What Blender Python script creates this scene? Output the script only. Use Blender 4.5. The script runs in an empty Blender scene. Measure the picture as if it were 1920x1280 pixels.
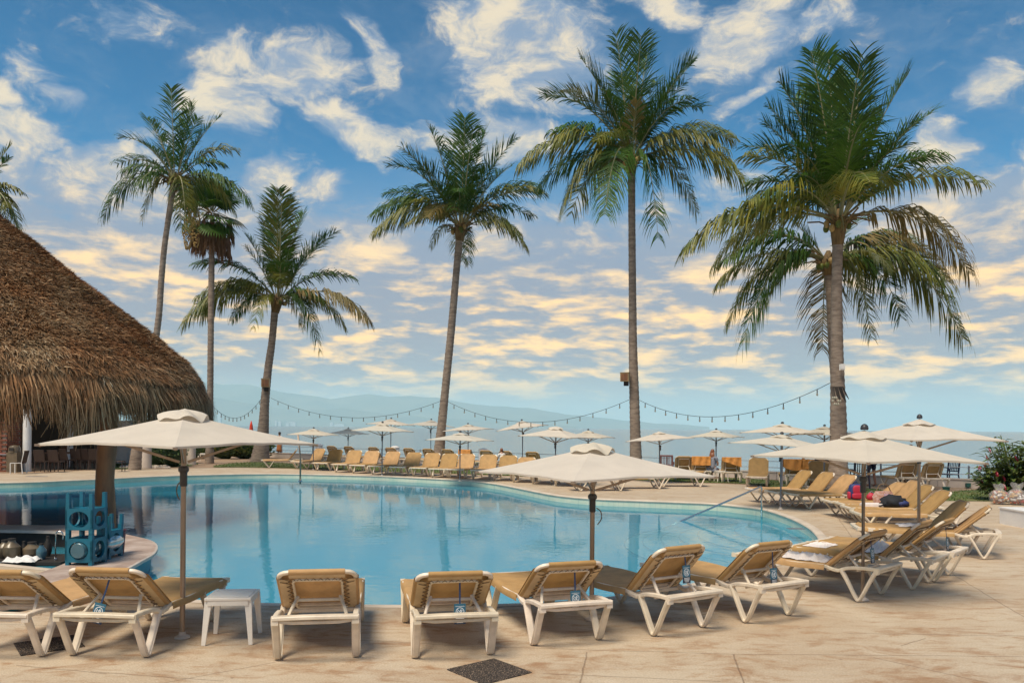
import bpy, bmesh, math, random
from mathutils import Vector, Matrix, noise, geometry
R = math.radians
PI = math.pi
random.seed(7)
scene = bpy.context.scene
COL = scene.collection

# ------------------------------------------------------------------ camera
H = 2.1; F = 1500.0; ROLL = R(0.45); CX, CY = 960.0, 801.0
cam_d = bpy.data.cameras.new('camera'); cam = bpy.data.objects.new('camera', cam_d); COL.objects.link(cam)
cam_d.sensor_width = 36; cam_d.lens = F * 36 / 1920; cam_d.shift_y = (CY - 640) / 1920
cam_d.clip_start = 0.1; cam_d.clip_end = 90000
cr, sr = math.cos(ROLL), math.sin(ROLL)
cam.matrix_world = Matrix(((cr, -sr, 0, 0), (0, 0, -1, 0), (sr, cr, 0, H), (0, 0, 0, 1)))
scene.camera = cam
scene.cycles.volume_bounces = 2

def P(px, py, Y):
    u, v = (px - CX) / F, (CY - py) / F
    return Vector(((u * cr - v * sr) * Y, Y, H + (u * sr + v * cr) * Y))
def G(px, py, z=0.0):
    u, v = (px - CX) / F, (CY - py) / F
    k = (z - H) / (u * sr + v * cr)
    return Vector(((u * cr - v * sr) * k, k, z))
def ZZ(px, py, Y): return P(px, py, Y).z

# ------------------------------------------------------------------ light
SUN_EL, SUN_AZ = R(60), R(-145)       # azimuth of the sun seen from the place, 0 = +Y, clockwise
sun_d = bpy.data.lights.new('sun', 'SUN'); sun = bpy.data.objects.new('sun', sun_d); COL.objects.link(sun)
sun_d.energy = 1.5; sun_d.angle = R(24); sun_d.color = (1.0, 0.87, 0.68)
sdir = Vector((math.sin(SUN_AZ) * math.cos(SUN_EL), math.cos(SUN_AZ) * math.cos(SUN_EL), math.sin(SUN_EL)))
sun.rotation_euler = sdir.to_track_quat('Z', 'Y').to_euler()
vs = scene.view_settings
vs.view_transform = 'Standard'; vs.look = 'None'; vs.exposure = 1.66; vs.gamma = 1; vs.use_curve_mapping = False

# ------------------------------------------------------------------ node helper
class NT:
    def __init__(s, nt): s.nt = nt; s.n = nt.nodes; s.l = nt.links
    def new(s, typ, **kw):
        nd = s.n.new(typ)
        for k, v in kw.items():
            setattr(nd, k, v)
        return nd
    def put(s, sock, val):
        if isinstance(val, bpy.types.NodeSocket): s.l.new(val, sock)
        elif val is not None: sock.default_value = val
    def math(s, op, a, b=None, c=None, clamp=False):
        nd = s.n.new('ShaderNodeMath'); nd.operation = op; nd.use_clamp = clamp
        s.put(nd.inputs[0], a); s.put(nd.inputs[1], b) if b is not None else None
        if c is not None: s.put(nd.inputs[2], c)
        return nd.outputs[0]
    def vmath(s, op, a, b=None):
        nd = s.n.new('ShaderNodeVectorMath'); nd.operation = op
        s.put(nd.inputs[0], a)
        if b is not None: s.put(nd.inputs[1], b)
        return nd.outputs['Value'] if op in ('LENGTH', 'DOT_PRODUCT', 'DISTANCE') else nd.outputs[0]
    def noise(s, vec, scale=5, detail=4, rough=0.5, dist=0.0, out='Fac'):
        nd = s.n.new('ShaderNodeTexNoise'); s.put(nd.inputs['Vector'], vec)
        nd.inputs['Scale'].default_value = scale; nd.inputs['Detail'].default_value = detail
        nd.inputs['Roughness'].default_value = rough; nd.inputs['Distortion'].default_value = dist
        return nd.outputs[0 if out == 'Fac' else 1]
    def mrange(s, v, a, b, c=0.0, d=1.0, smooth=False):
        nd = s.n.new('ShaderNodeMapRange'); nd.interpolation_type = 'SMOOTHSTEP' if smooth else 'LINEAR'
        s.put(nd.inputs[0], v)
        for i, x in enumerate((a, b, c, d)): s.put(nd.inputs[i + 1], x)
        return nd.outputs[0]
    def mix(s, f, a, b, blend='MIX'):
        nd = s.n.new('ShaderNodeMix'); nd.data_type = 'RGBA'; nd.blend_type = blend
        s.put(nd.inputs[0], f)
        for i, x in ((6, a), (7, b)):
            if not isinstance(x, bpy.types.NodeSocket) and len(x) == 3: x = (*x, 1)
            s.put(nd.inputs[i], x)
        return nd.outputs[2]
    def ramp(s, f, stops):
        nd = s.n.new('ShaderNodeValToRGB'); s.put(nd.inputs[0], f)
        e = nd.color_ramp.elements
        while len(e) < len(stops): e.new(0.5)
        for el, (p, c) in zip(e, stops): el.position = p; el.color = (*c, 1) if len(c) == 3 else c
        return nd.outputs[0]
    def sep(s, v):
        nd = s.n.new('ShaderNodeSeparateXYZ'); s.put(nd.inputs[0], v); return nd.outputs
    def comb(s, x, y, z):
        nd = s.n.new('ShaderNodeCombineXYZ')
        for i, a in enumerate((x, y, z)): s.put(nd.inputs[i], a)
        return nd.outputs[0]
    def mapping(s, v, scale=(1, 1, 1), rot=(0, 0, 0), loc=(0, 0, 0)):
        nd = s.n.new('ShaderNodeMapping'); s.put(nd.inputs[0], v)
        nd.inputs['Scale'].default_value = scale; nd.inputs['Rotation'].default_value = rot; nd.inputs['Location'].default_value = loc
        return nd.outputs[0]

# ------------------------------------------------------------------ world: sky with broken cloud
world = bpy.data.worlds.new('World'); scene.world = world; world.use_nodes = True
w = NT(world.node_tree); w.n.clear()
sky = w.new('ShaderNodeTexSky', sky_type='NISHITA', sun_disc=False)
sky.sun_elevation = SUN_EL; sky.sun_rotation = SUN_AZ % (2 * PI); sky.air_density = 1.0; sky.dust_density = 0.6; sky.ozone_density = 3.0
tc = w.new('ShaderNodeTexCoord').outputs['Generated']
sx, sy, sz = w.sep(tc)
az = w.math('ARCTAN2', sx, sy); el = w.math('ARCSINE', sz)
q = w.comb(az, el, 0.0)
wn = w.noise(w.mapping(tc, (3, 3, 5)), 3.0, 3, 0.5, out='Color')
qw = w.vmath('ADD', q, w.vmath('MULTIPLY', w.vmath('SUBTRACT', wn, (0.5, 0.5, 0.5)), (0.11, 0.05, 0.0)))
def azel(px, py):
    d = (P(px, py, 1.0) - Vector((0, 0, H))).normalized()
    return math.atan2(d.x, d.y), math.asin(d.z)
BLOBS = [ # px, py, rx, ry (pixels), rotation deg (counter-clockwise up to the right), strength
 (975,85,185,125,-15,1.15),(1050,150,90,50,0,.7),(1385,70,75,95,-70,1.1),(1392,170,20,70,-60,.8),(1500,45,130,34,0,.75),(1250,15,90,40,-20,.8),
 (560,140,120,62,10,1.05),(440,195,90,62,0,1.0),(650,235,100,45,-20,.95),(690,95,100,32,-50,.75),(430,100,80,40,0,.6),
 (60,242,60,24,0,.9),(105,182,40,18,0,.8),(5,270,60,60,0,1.0),(45,130,60,45,0,.6),(5,180,25,30,0,.9),(250,40,110,45,0,.5),
 (230,335,150,62,0,1.0),(330,380,150,50,0,.8),(190,498,190,42,0,1.05),(180,455,150,30,0,.7),
 (355,550,95,50,0,1.0),(640,480,120,50,0,.95),(620,345,55,32,0,.85),(480,320,60,36,0,.95),
 (915,262,160,42,0,1.0),(790,520,120,22,0,.95),(880,560,220,30,0,.6),(1110,545,130,42,0,.95),(960,460,160,40,0,.7),
 (1745,275,60,45,30,1.0),(1790,400,150,50,0,.95),(1870,510,100,42,0,1.0),(1865,150,75,36,25,.8),(1900,380,60,40,0,.9),
 (1880,610,90,30,0,.9),(1330,520,140,50,0,.75),(1300,600,200,45,0,.8),(1120,590,120,40,0,.8),(1500,500,110,30,0,.55),
 (620,650,280,50,0,.7),(1050,650,260,60,0,.9),(1740,690,230,40,0,1.0),(1500,720,260,36,0,.8),(840,720,260,34,0,.9),(1300,680,160,36,0,.7)]
cov = None
for (bx, by, rx, ry, rot, st) in BLOBS:
    a0, e0 = azel(bx, by)
    v = w.vmath('SUBTRACT', qw, (a0, e0, 0))
    if rot:
        nd = w.n.new('ShaderNodeVectorRotate'); nd.rotation_type = 'Z_AXIS'; w.put(nd.inputs['Vector'], v); nd.inputs['Angle'].default_value = R(-rot)
        v = nd.outputs[0]
    ca = math.cos(e0) * math.cos(a0)
    rx *= 1.15; ry *= 1.15
    v = w.vmath('MULTIPLY', v, (F / rx / max(.6, ca), F / ry / max(.6, ca) , 0))
    m = w.mrange(w.vmath('LENGTH', v), 1.25, 0.15, 0.0, st, smooth=True)
    cov = m if cov is None else w.math('MAXIMUM', cov, m)
# detail: wisps high up, flat streaks near the horizon
hi = w.noise(w.mapping(qw, (14, 24, 1), (0, 0, 0.45)), 1.0, 11, 0.68, 0.25)
qs = w.vmath('ADD', q, w.vmath('MULTIPLY', w.vmath('SUBTRACT', wn, (0.5, 0.5, 0.5)), (0.05, 0.014, 0.0)))
lo = w.noise(w.mapping(qs, (15, 58, 1), (0, 0, 0), (3.1, 1.7, 0)), 1.0, 9, 0.58, 0.0)
lowf = w.mrange(el, 0.30, 0.12, 0, 1, smooth=True)
det = w.math('ADD', w.math('MULTIPLY', hi, w.math('SUBTRACT', 1.0, lowf)), w.math('MULTIPLY', lo, lowf))
band = w.math('MULTIPLY', w.mrange(el, 0.34, 0.17, 0, 1, smooth=True), w.mrange(el, 0.015, 0.05, 0.75, 1, smooth=True))
zen = w.mrange(el, 0.46, 0.75, 0, .30, smooth=True)
base = w.math('ADD', w.math('ADD', w.math('MULTIPLY', cov, 1.12), w.math('MULTIPLY', band, 1.12)), zen)
raw = w.math('ADD', base, w.math('MULTIPLY', w.math('SUBTRACT', det, 0.5), 2.3))
dens = w.mrange(raw, 0.05, 0.85, 0, 1, smooth=True)
veil = w.mrange(w.noise(w.mapping(qw, (5, 9, 1), (0, 0, .3)), 1.0, 9, .68), 0.44, 0.76, 0, 0.55, smooth=True)
sheet = w.math('MULTIPLY', w.mrange(w.vmath('LENGTH', w.vmath('MULTIPLY', w.vmath('SUBTRACT', qw, (0.0, 0.125, 0)), (1.35, 5.2, 0))), 1.15, 0.35, 0, 1, smooth=True), w.mrange(lo, 0.30, 0.55, .70, 1.0, smooth=True))
veil = w.math('MAXIMUM', veil, w.math('MULTIPLY', sheet, .92))
dens = w.math('MAXIMUM', dens, veil)
lit = w.mrange(w.math('ADD', w.math('MULTIPLY', w.math('SUBTRACT', det, .5), 3.6), w.math('MULTIPLY', cov, .42)), -0.02, 0.82, 0, 1, smooth=True)
# colours of radiance before the 0.1 strength
warm = w.mrange(el, 0.33, 0.06, 0, 1, smooth=True)
K = 3.05
c_lit = w.mix(warm, (1.0*K, .84*K, .60*K), (2.0*K, 1.10*K, .22*K))
c_sh = w.mix(warm, (.29*K, .39*K, .55*K), (.38*K, .31*K, .35*K))
ccol = w.mix(lit, c_sh, c_lit)
tint = w.ramp(w.mrange(el, 0.0, 0.55, 0, 1), [(0.0, (.42, .58, .58)), (0.28, (.07, .34, .43)), (0.6, (.006, .25, .36)), (1.0, (.001, .19, .29))])
skyc = w.mix(1.0, sky.outputs[0], tint, 'MULTIPLY')
skyc = w.mix(1.0, skyc, (.95, .95, .95, 1), 'MULTIPLY')
hz = w.mrange(el, 0.075, 0.0, 0, 0.9, smooth=True)
allc = w.mix(w.math('MULTIPLY', dens, 0.93), skyc, ccol)
allc = w.mix(hz, allc, (.74*K, .86*K, .86*K))
bg = w.new('ShaderNodeBackground'); w.put(bg.inputs[0], allc); bg.inputs[1].default_value = 0.1
wo = w.new('ShaderNodeOutputWorld'); w.l.new(bg.outputs[0], wo.inputs[0])

# ------------------------------------------------------------------ materials
MATS = {}
def mat(name, color, rough=0.6, var=0.0, vscale=8.0, bump=0.0, bscale=40.0, color2=None, metal=0.0, spec=0.5, rnd=0.0, coord='Object', trans=0.0, stretch=(1,1,1), thin=0.0):
    m = bpy.data.materials.new(name); m.use_nodes = True; t = NT(m.node_tree); MATS[name] = m
    b = t.n['Principled BSDF']
    b.inputs['Roughness'].default_value = rough; b.inputs['Metallic'].default_value = metal
    b.inputs['Specular IOR Level'].default_value = spec
    tcn = t.new('ShaderNodeTexCoord').outputs[coord]
    tcn = t.mapping(tcn, stretch)
    c = (*color, 1)
    cs = None
    if color2 or var:
        c2 = color2 or tuple(max(0, x * (1 - var)) for x in color)
        nz = t.noise(tcn, vscale, 6, 0.62)
        cs = t.mix(t.mrange(nz, 0.32, 0.68, 0, 1, smooth=True), color, c2)
    if rnd:
        oi = t.new('ShaderNodeObjectInfo').outputs['Random']
        f = t.mrange(oi, 0, 1, 1 - rnd, 1 + rnd)
        cs = t.mix(1.0, cs if cs else c, t.comb(f, f, t.math('MULTIPLY', f, f)), 'MULTIPLY')
    if cs: t.put(b.inputs['Base Color'], cs)
    else: b.inputs['Base Color'].default_value = c
    if bump:
        bn = t.new('ShaderNodeBump'); bn.inputs['Strength'].default_value = bump; bn.inputs['Distance'].default_value = 0.02
        t.put(bn.inputs['Height'], t.noise(tcn, bscale, 5, 0.6)); t.l.new(bn.outputs[0], b.inputs['Normal'])
    if trans: b.inputs['Transmission Weight'].default_value = trans
    if thin:   # thin leaf or cloth that lets light through
        tr = t.new('ShaderNodeBsdfTranslucent'); t.put(tr.inputs[0], cs if cs else c)
        mx = t.new('ShaderNodeMixShader'); mx.inputs[0].default_value = thin
        t.l.new(b.outputs[0], mx.inputs[1]); t.l.new(tr.outputs[0], mx.inputs[2])
        t.l.new(mx.outputs[0], t.n['Material Output'].inputs[0])
    return m

mat('plastic_white', (.78, .67, .53), .42, .24, 5, .06, 60, rnd=.06)
mat('plastic_table', (.80, .74, .66), .42, .10, 6)
mat('sling', (.52, .31, .125), .72, .22, 4, .38, 13, rnd=.14, thin=.10)
mat('sling_flap', (.60, .44, .26), .75, .2, 9, .2, 200, rnd=.06)
mat('cord', (.16, .10, .05), .8)
mat('canvas', (.69, .62, .52), .85, .09, 2.5, .25, 9, rnd=.03, thin=.22)
mat('pole_metal', (.33, .25, .19), .35, .15, 5, metal=.55)
mat('pole_dark', (.035, .035, .04), .45)
mat('frond_green', (.060, .125, .010), .55, .35, 1.2, color2=(.022, .066, .008), spec=.3, rnd=.22, thin=.16)
mat('frond_olive', (.21, .19, .020), .5, .35, 1.2, color2=(.06, .10, .012), rnd=.2, thin=.16)
mat('frond_dry', (.25, .17, .05), .6, .35, 1.2, color2=(.13, .11, .03), rnd=.2, thin=.2)
mat('rachis', (.22, .21, .10), .5, .2)
mat('bark', (.30, .235, .185), .85, .3, 3, .6, 9, color2=(.165, .122, .095), stretch=(1, 1, 3.5))
mat('fibre', (.20, .13, .055), .9, .5, 6, .6, 20, stretch=(2, 2, .4))
mat('fruit', (.45, .30, .11), .6, .3, 4)
mat('skirt', (.20, .105, .055), .9, .4, 3, rnd=.1, thin=.1)
mat('thatch_base', (.085, .050, .026), .95, .4, 6)
mat('wood_post', (.30, .13, .05), .6, .4, 3, .25, 14, color2=(.13, .055, .025), stretch=(1, 1, .25))
mat('brick', (.30, .10, .06), .85, .35, 7, .3, 60, rnd=.2)
mat('mortar', (.26, .20, .16), .9)
mat('wall_white', (.62, .60, .58), .8, .12, 2)
mat('wall_brown', (.14, .075, .045), .8, .3, 2)
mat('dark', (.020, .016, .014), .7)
mat('rattan', (.055, .030, .022), .7, .4, 30, .4, 120)
mat('steel', (.55, .55, .56), .22, metal=1.0)
mat('rail_metal', (.22, .23, .26), .5, metal=.4)
mat('seawall', (.56, .47, .40), .85, .15, 2, .1, 12)
mat('promenade', (.30, .19, .115), .85, .3, 1.5, .1, 20, color2=(.36, .25, .16))
mat('lawn', (.075, .13, .028), .9, .4, .8, .4, 40, color2=(.15, .14, .045))
mat('grass', (.085, .16, .03), .7, .4, 1.0, color2=(.16, .16, .05), thin=.2)
mat('hedge', (.05, .10, .022), .6, .4, 2, color2=(.10, .14, .03), rnd=.1, thin=.15)
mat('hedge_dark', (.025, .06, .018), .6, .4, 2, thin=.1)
mat('ginger', (.05, .12, .022), .45, .4, 4, color2=(.16, .17, .05), thin=.15)
mat('flower', (.42, .02, .06), .5)
mat('bottle_rack', (.004, .13, .20), .42, .25, 5, rnd=.08)
mat('bucket', (.12, .035, .05), .5)
mat('jug', (.10, .22, .28), .15, spec=.8, trans=.4)
mat('ceramic', (.16, .12, .075), .3, .3, 4)
mat('paper', (.72, .70, .68), .8)
mat('counter', (.34, .24, .19), .5, .4, 3, .15, 20, color2=(.52, .42, .36))
mat('counter_edge', (.58, .50, .43), .6, .2, 5)
mat('teal_paint', (.012, .22, .30), .5, .25, 4)
mat('towel_white', (.82, .74, .70), .95, .08, 6, .3, 90)
mat('towel_orange', (.62, .27, .07), .95, .15, 6, .3, 90, rnd=.06)
mat('tag_blue', (.030, .13, .20), .5); mat('tag_navy', (.012, .022, .05), .5); mat('tag_white', (.80, .82, .84), .5)
mat('strap_blue', (.02, .05, .13), .6)
mat('skin', (.42, .22, .14), .6); mat('skin_dark', (.26, .12, .07), .6); mat('hair', (.05, .025, .015), .5); mat('hair_red', (.20, .07, .03), .5)
mat('cloth_white', (.72, .68, .66), .9); mat('cloth_navy', (.015, .018, .045), .9); mat('cloth_red', (.62, .05, .02), .8); mat('cloth_teal', (.03, .16, .24), .8)
mat('cloth_orange', (.45, .16, .05), .9); mat('cloth_grey', (.22, .23, .28), .9); mat('cloth_maroon', (.18, .08, .08), .9)
mat('chair_navy', (.018, .02, .045), .45)
mat('bin_green', (.02, .09, .07), .5)
mat('bag_red', (.45, .02, .05), .6); mat('bag_blue', (.02, .035, .14), .6); mat('bag_black', (.012, .014, .02), .8, .3, 8, .3, 30)
mat('bag_weave', (.38, .16, .10), .8, .6, 26, color2=(.55, .40, .36)); mat('bag_pink', (.60, .42, .48), .6, .5, 14, color2=(.30, .2, .35))
mat('white_paint', (.74, .72, .70), .6, .1, 2)
mat('lamp_box', (.34, .24, .12), .6, .2, 5)
mat('bulb', (.30, .28, .22), .15, spec=.8)
mat('far_white', (.45, .47, .48), .8)
mat('can_mix', (.45, .30, .22), .5, .5, 30, color2=(.6, .58, .55), rnd=.3)
mat('mountain', (.14, .20, .20), .95, .4, .0015, color2=(.20, .24, .22))  # part of the distance haze is painted in: colours made paler and bluer
mat('pebble', (.22, .17, .14), .9, .5, 12)
mat('nosing', (.05, .26, .36), .5)
mat('step_white', (.36, .60, .70), .6, .06, 4)
mat('spot', (.20, .13, .09), .9)

def strand_mat():
    m = bpy.data.materials.new('thatch_strand'); m.use_nodes = True; t = NT(m.node_tree); MATS['thatch'] = m
    at = t.new('ShaderNodeAttribute', attribute_name='tone').outputs['Fac']
    c = t.ramp(at, [(0, (.055, .035, .018)), (.3, (.18, .11, .055)), (.65, (.35, .215, .11)), (.9, (.50, .36, .21)), (1, (.60, .48, .32))])
    tcn = t.new('ShaderNodeTexCoord').outputs['Object']
    c = t.mix(t.mrange(t.noise(tcn, .9, 5, .6), .35, .65), c, t.mix(1.0, c, (1.0, .72, .55, 1), 'MULTIPLY'))
    b = t.n['Principled BSDF']; t.put(b.inputs['Base Color'], c); b.inputs['Roughness'].default_value = .75
    b.inputs['Specular IOR Level'].default_value = .25
strand_mat()

def deck_mat():
    m = bpy.data.materials.new('deck'); m.use_nodes = True; t = NT(m.node_tree); MATS['deck'] = m
    co = t.new('ShaderNodeTexCoord').outputs['Object']
    big = t.noise(t.mapping(co, (1, 1.6, 1)), .55, 6, .62, .4); med = t.noise(t.mapping(co, (1, 2.6, 1), (0, 0, .12)), 2.6, 7, .66, .6)
    fine = t.noise(co, 60, 4, .7); grit = t.noise(co, 190, 2, .8)
    c = t.mix(t.mrange(big, .36, .64, 0, 1, smooth=True), (.50, .395, .28), (.575, .485, .365))
    c = t.mix(t.mrange(med, .50, .70, 0, .8, smooth=True), c, (.38, .235, .13))
    c = t.mix(t.mrange(med, .42, .28, 0, .55, smooth=True), c, (.66, .55, .43))
    # rusty stains close to the camera side of the loungers
    yy = t.sep(co)[1]
    near = t.mrange(yy, 8.6, 6.6, 0, 1, smooth=True)
    st = t.math('MULTIPLY', t.mrange(t.noise(t.mapping(co, (1, 1.7, 1)), 1.3, 8, .68, .8), .47, .68, 0, .75, smooth=True), t.mrange(yy, 12.5, 6.6, 0.15, 1, smooth=True))
    c = t.mix(st, c, (.30, .145, .055))
    c = t.mix(t.mrange(fine, .38, .66, 0, .72), c, t.mix(1.0, c, (.62, .55, .50, 1), 'MULTIPLY'))
    c = t.mix(t.mrange(grit, .58, .75, 0, .55), c, (.70, .55, .40))
    vo = t.new('ShaderNodeTexVoronoi'); t.put(vo.inputs['Vector'], t.mapping(co, (1, 1.4, 1))); vo.inputs['Scale'].default_value = 2.2
    sp = t.math('MULTIPLY', t.mrange(t.math('ADD', vo.outputs['Distance'], t.math('MULTIPLY', fine, .03)), .060, .042, 0, 1), t.math('GREATER_THAN', t.sep(vo.outputs['Color'])[0], .60))
    c = t.mix(t.math('MULTIPLY', sp, .7), c, (.16, .10, .07))
    # joints between the poured slabs, as segments
    wob = t.vmath('ADD', co, t.vmath('MULTIPLY', t.vmath('SUBTRACT', t.noise(co, 2.2, 3, .5, out='Color'), (.5, .5, .5)), (.05, .05, 0)))
    segs = [((300,1176),(640,1197)),((640,1197),(900,1211)),((900,1211),(1380,1225)),((1380,1225),(1919,1230)),((300,1176),(-60,1168)),
            ((1375,1225),(1400,1290)),((540,1236),(250,1290)),((170,1258),(420,1275)),((1590,1186),(1960,1192)),((1760,1060),(1935,1165)),
            ((1560,955),(1600,1010)),((1100,1222),(1085,1290)),((1640,1232),(1900,1290)),((1020,1262),(1350,1276)),((30,1246),(200,1262)),((1480,938),(1600,968)),((1690,1210),(1735,1196))]
    jm = None
    for a, b in segs:
        A, B = G(*a), G(*b); d = (B - A); L = d.length; d.normalize()
        rel = t.vmath('SUBTRACT', wob, tuple(A))
        al = t.vmath('DOT_PRODUCT', rel, tuple(d)); pe = t.math('ABSOLUTE', t.vmath('DOT_PRODUCT', rel, (-d.y, d.x, 0)))
        over = t.math('MAXIMUM', t.math('SUBTRACT', t.math('MULTIPLY', al, -1.0), 0), t.math('SUBTRACT', al, L))
        dist = t.math('ADD', pe, t.math('MAXIMUM', over, 0.0))
        k = t.mrange(dist, .010, .003, 0, 1, smooth=True)
        jm = k if jm is None else t.math('MAXIMUM', jm, k)
    c = t.mix(t.math('MULTIPLY', jm, .5), c, (.13, .075, .045))
    b = t.n['Principled BSDF']; t.put(b.inputs['Base Color'], c)
    t.put(b.inputs['Roughness'], t.mrange(med, .3, .7, .55, .85)); b.inputs['Specular IOR Level'].default_value = .35
    hgt = t.math('SUBTRACT', t.math('ADD', t.math('MULTIPLY', med, .8), t.math('MULTIPLY', fine, .35)), t.math('MULTIPLY', jm, .9))
    bn = t.new('ShaderNodeBump'); bn.inputs['Strength'].default_value = .55; bn.inputs['Distance'].default_value = .012
    t.put(bn.inputs['Height'], hgt); t.l.new(bn.outputs[0], b.inputs['Normal'])
deck_mat()

def tile_mat():
    m = bpy.data.materials.new('pool_tile'); m.use_nodes = True; t = NT(m.node_tree); MATS['pool_tile'] = m
    co = t.new('ShaderNodeTexCoord').outputs['Object']; x, y, z = t.sep(co)
    c = t.mix(t.mrange(t.noise(co, 3, 4), .35, .65), (.44, .55, .44), (.58, .60, .48))
    gx = t.math('FRACT', t.math('MULTIPLY', t.math('ADD', x, t.math('MULTIPLY', y, .7)), 9.0)); gz = t.math('FRACT', t.math('MULTIPLY', z, 12.0))
    g = t.math('MAXIMUM', t.mrange(t.math('ABSOLUTE', t.math('SUBTRACT', gx, .5)), .43, .48), t.mrange(t.math('ABSOLUTE', t.math('SUBTRACT', gz, .5)), .42, .48))
    c = t.mix(t.math('MULTIPLY', g, .35), c, (.22, .33, .34))
    b = t.n['Principled BSDF']; t.put(b.inputs['Base Color'], c); b.inputs['Roughness'].default_value = .3
    m = bpy.data.materials.new('pool_floor'); m.use_nodes = True; t = NT(m.node_tree); MATS['pool_floor'] = m
    co = t.new('ShaderNodeTexCoord').outputs['Object']
    c = t.mix(t.mrange(t.noise(co, .5, 5), .35, .65), (.085, .40, .56), (.115, .45, .61))
    b = t.n['Principled BSDF']; t.put(b.inputs['Base Color'], c); b.inputs['Roughness'].default_value = .7
tile_mat()

def water_mat(name, tint, rscale, rstr, refl=1.0, body=None, rough=0.0, aniso=(1, 1, 1)):
    m = bpy.data.materials.new(name); m.use_nodes = True; t = NT(m.node_tree); MATS[name] = m; t.n.clear()
    co = t.mapping(t.new('ShaderNodeTexCoord').outputs['Object'], aniso)
    h = t.math('ADD', t.noise(co, rscale, 3, .5, .3), t.math('MULTIPLY', t.noise(co, rscale * 4.1, 2, .5), .25))
    bn = t.new('ShaderNodeBump'); bn.inputs['Strength'].default_value = 1.0; bn.inputs['Distance'].default_value = rstr
    t.put(bn.inputs['Height'], h)
    gl = t.new('ShaderNodeBsdfGlossy'); gl.inputs['Roughness'].default_value = rough; t.l.new(bn.outputs[0], gl.inputs['Normal'])
    fr = t.new('ShaderNodeFresnel'); fr.inputs[0].default_value = 1.33
    fac = t.math('MINIMUM', t.math('MULTIPLY', fr.outputs[0], refl), 1.0)
    if body:
        bd = t.new('ShaderNodeBsdfDiffuse'); bd.inputs[0].default_value = (*body, 1)
    else:
        bt = t.new('ShaderNodeBsdfTransparent'); bt.inputs[0].default_value = (*tint, 1)
        b2 = t.new('ShaderNodeBsdfDiffuse'); b2.inputs[0].default_value = (.07, .37, .52, 1)   # light scattered back by the water itself
        bd = t.new('ShaderNodeMixShader'); bd.inputs[0].default_value = .55; t.l.new(bt.outputs[0], bd.inputs[1]); t.l.new(b2.outputs[0], bd.inputs[2])
    mx = t.new('ShaderNodeMixShader'); t.put(mx.inputs[0], fac); t.l.new(bd.outputs[0], mx.inputs[1]); t.l.new(gl.outputs[0], mx.inputs[2])
    o = t.new('ShaderNodeOutputMaterial'); t.l.new(mx.outputs[0], o.inputs[0])
water_mat('pool_water', (.60, .94, 1.0), 2.3, .0038, .92)
water_mat('sea_water', None, .25, .06, 1.0, body=(.15, .29, .37), rough=.12, aniso=(1, 2.5, 1))

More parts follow.
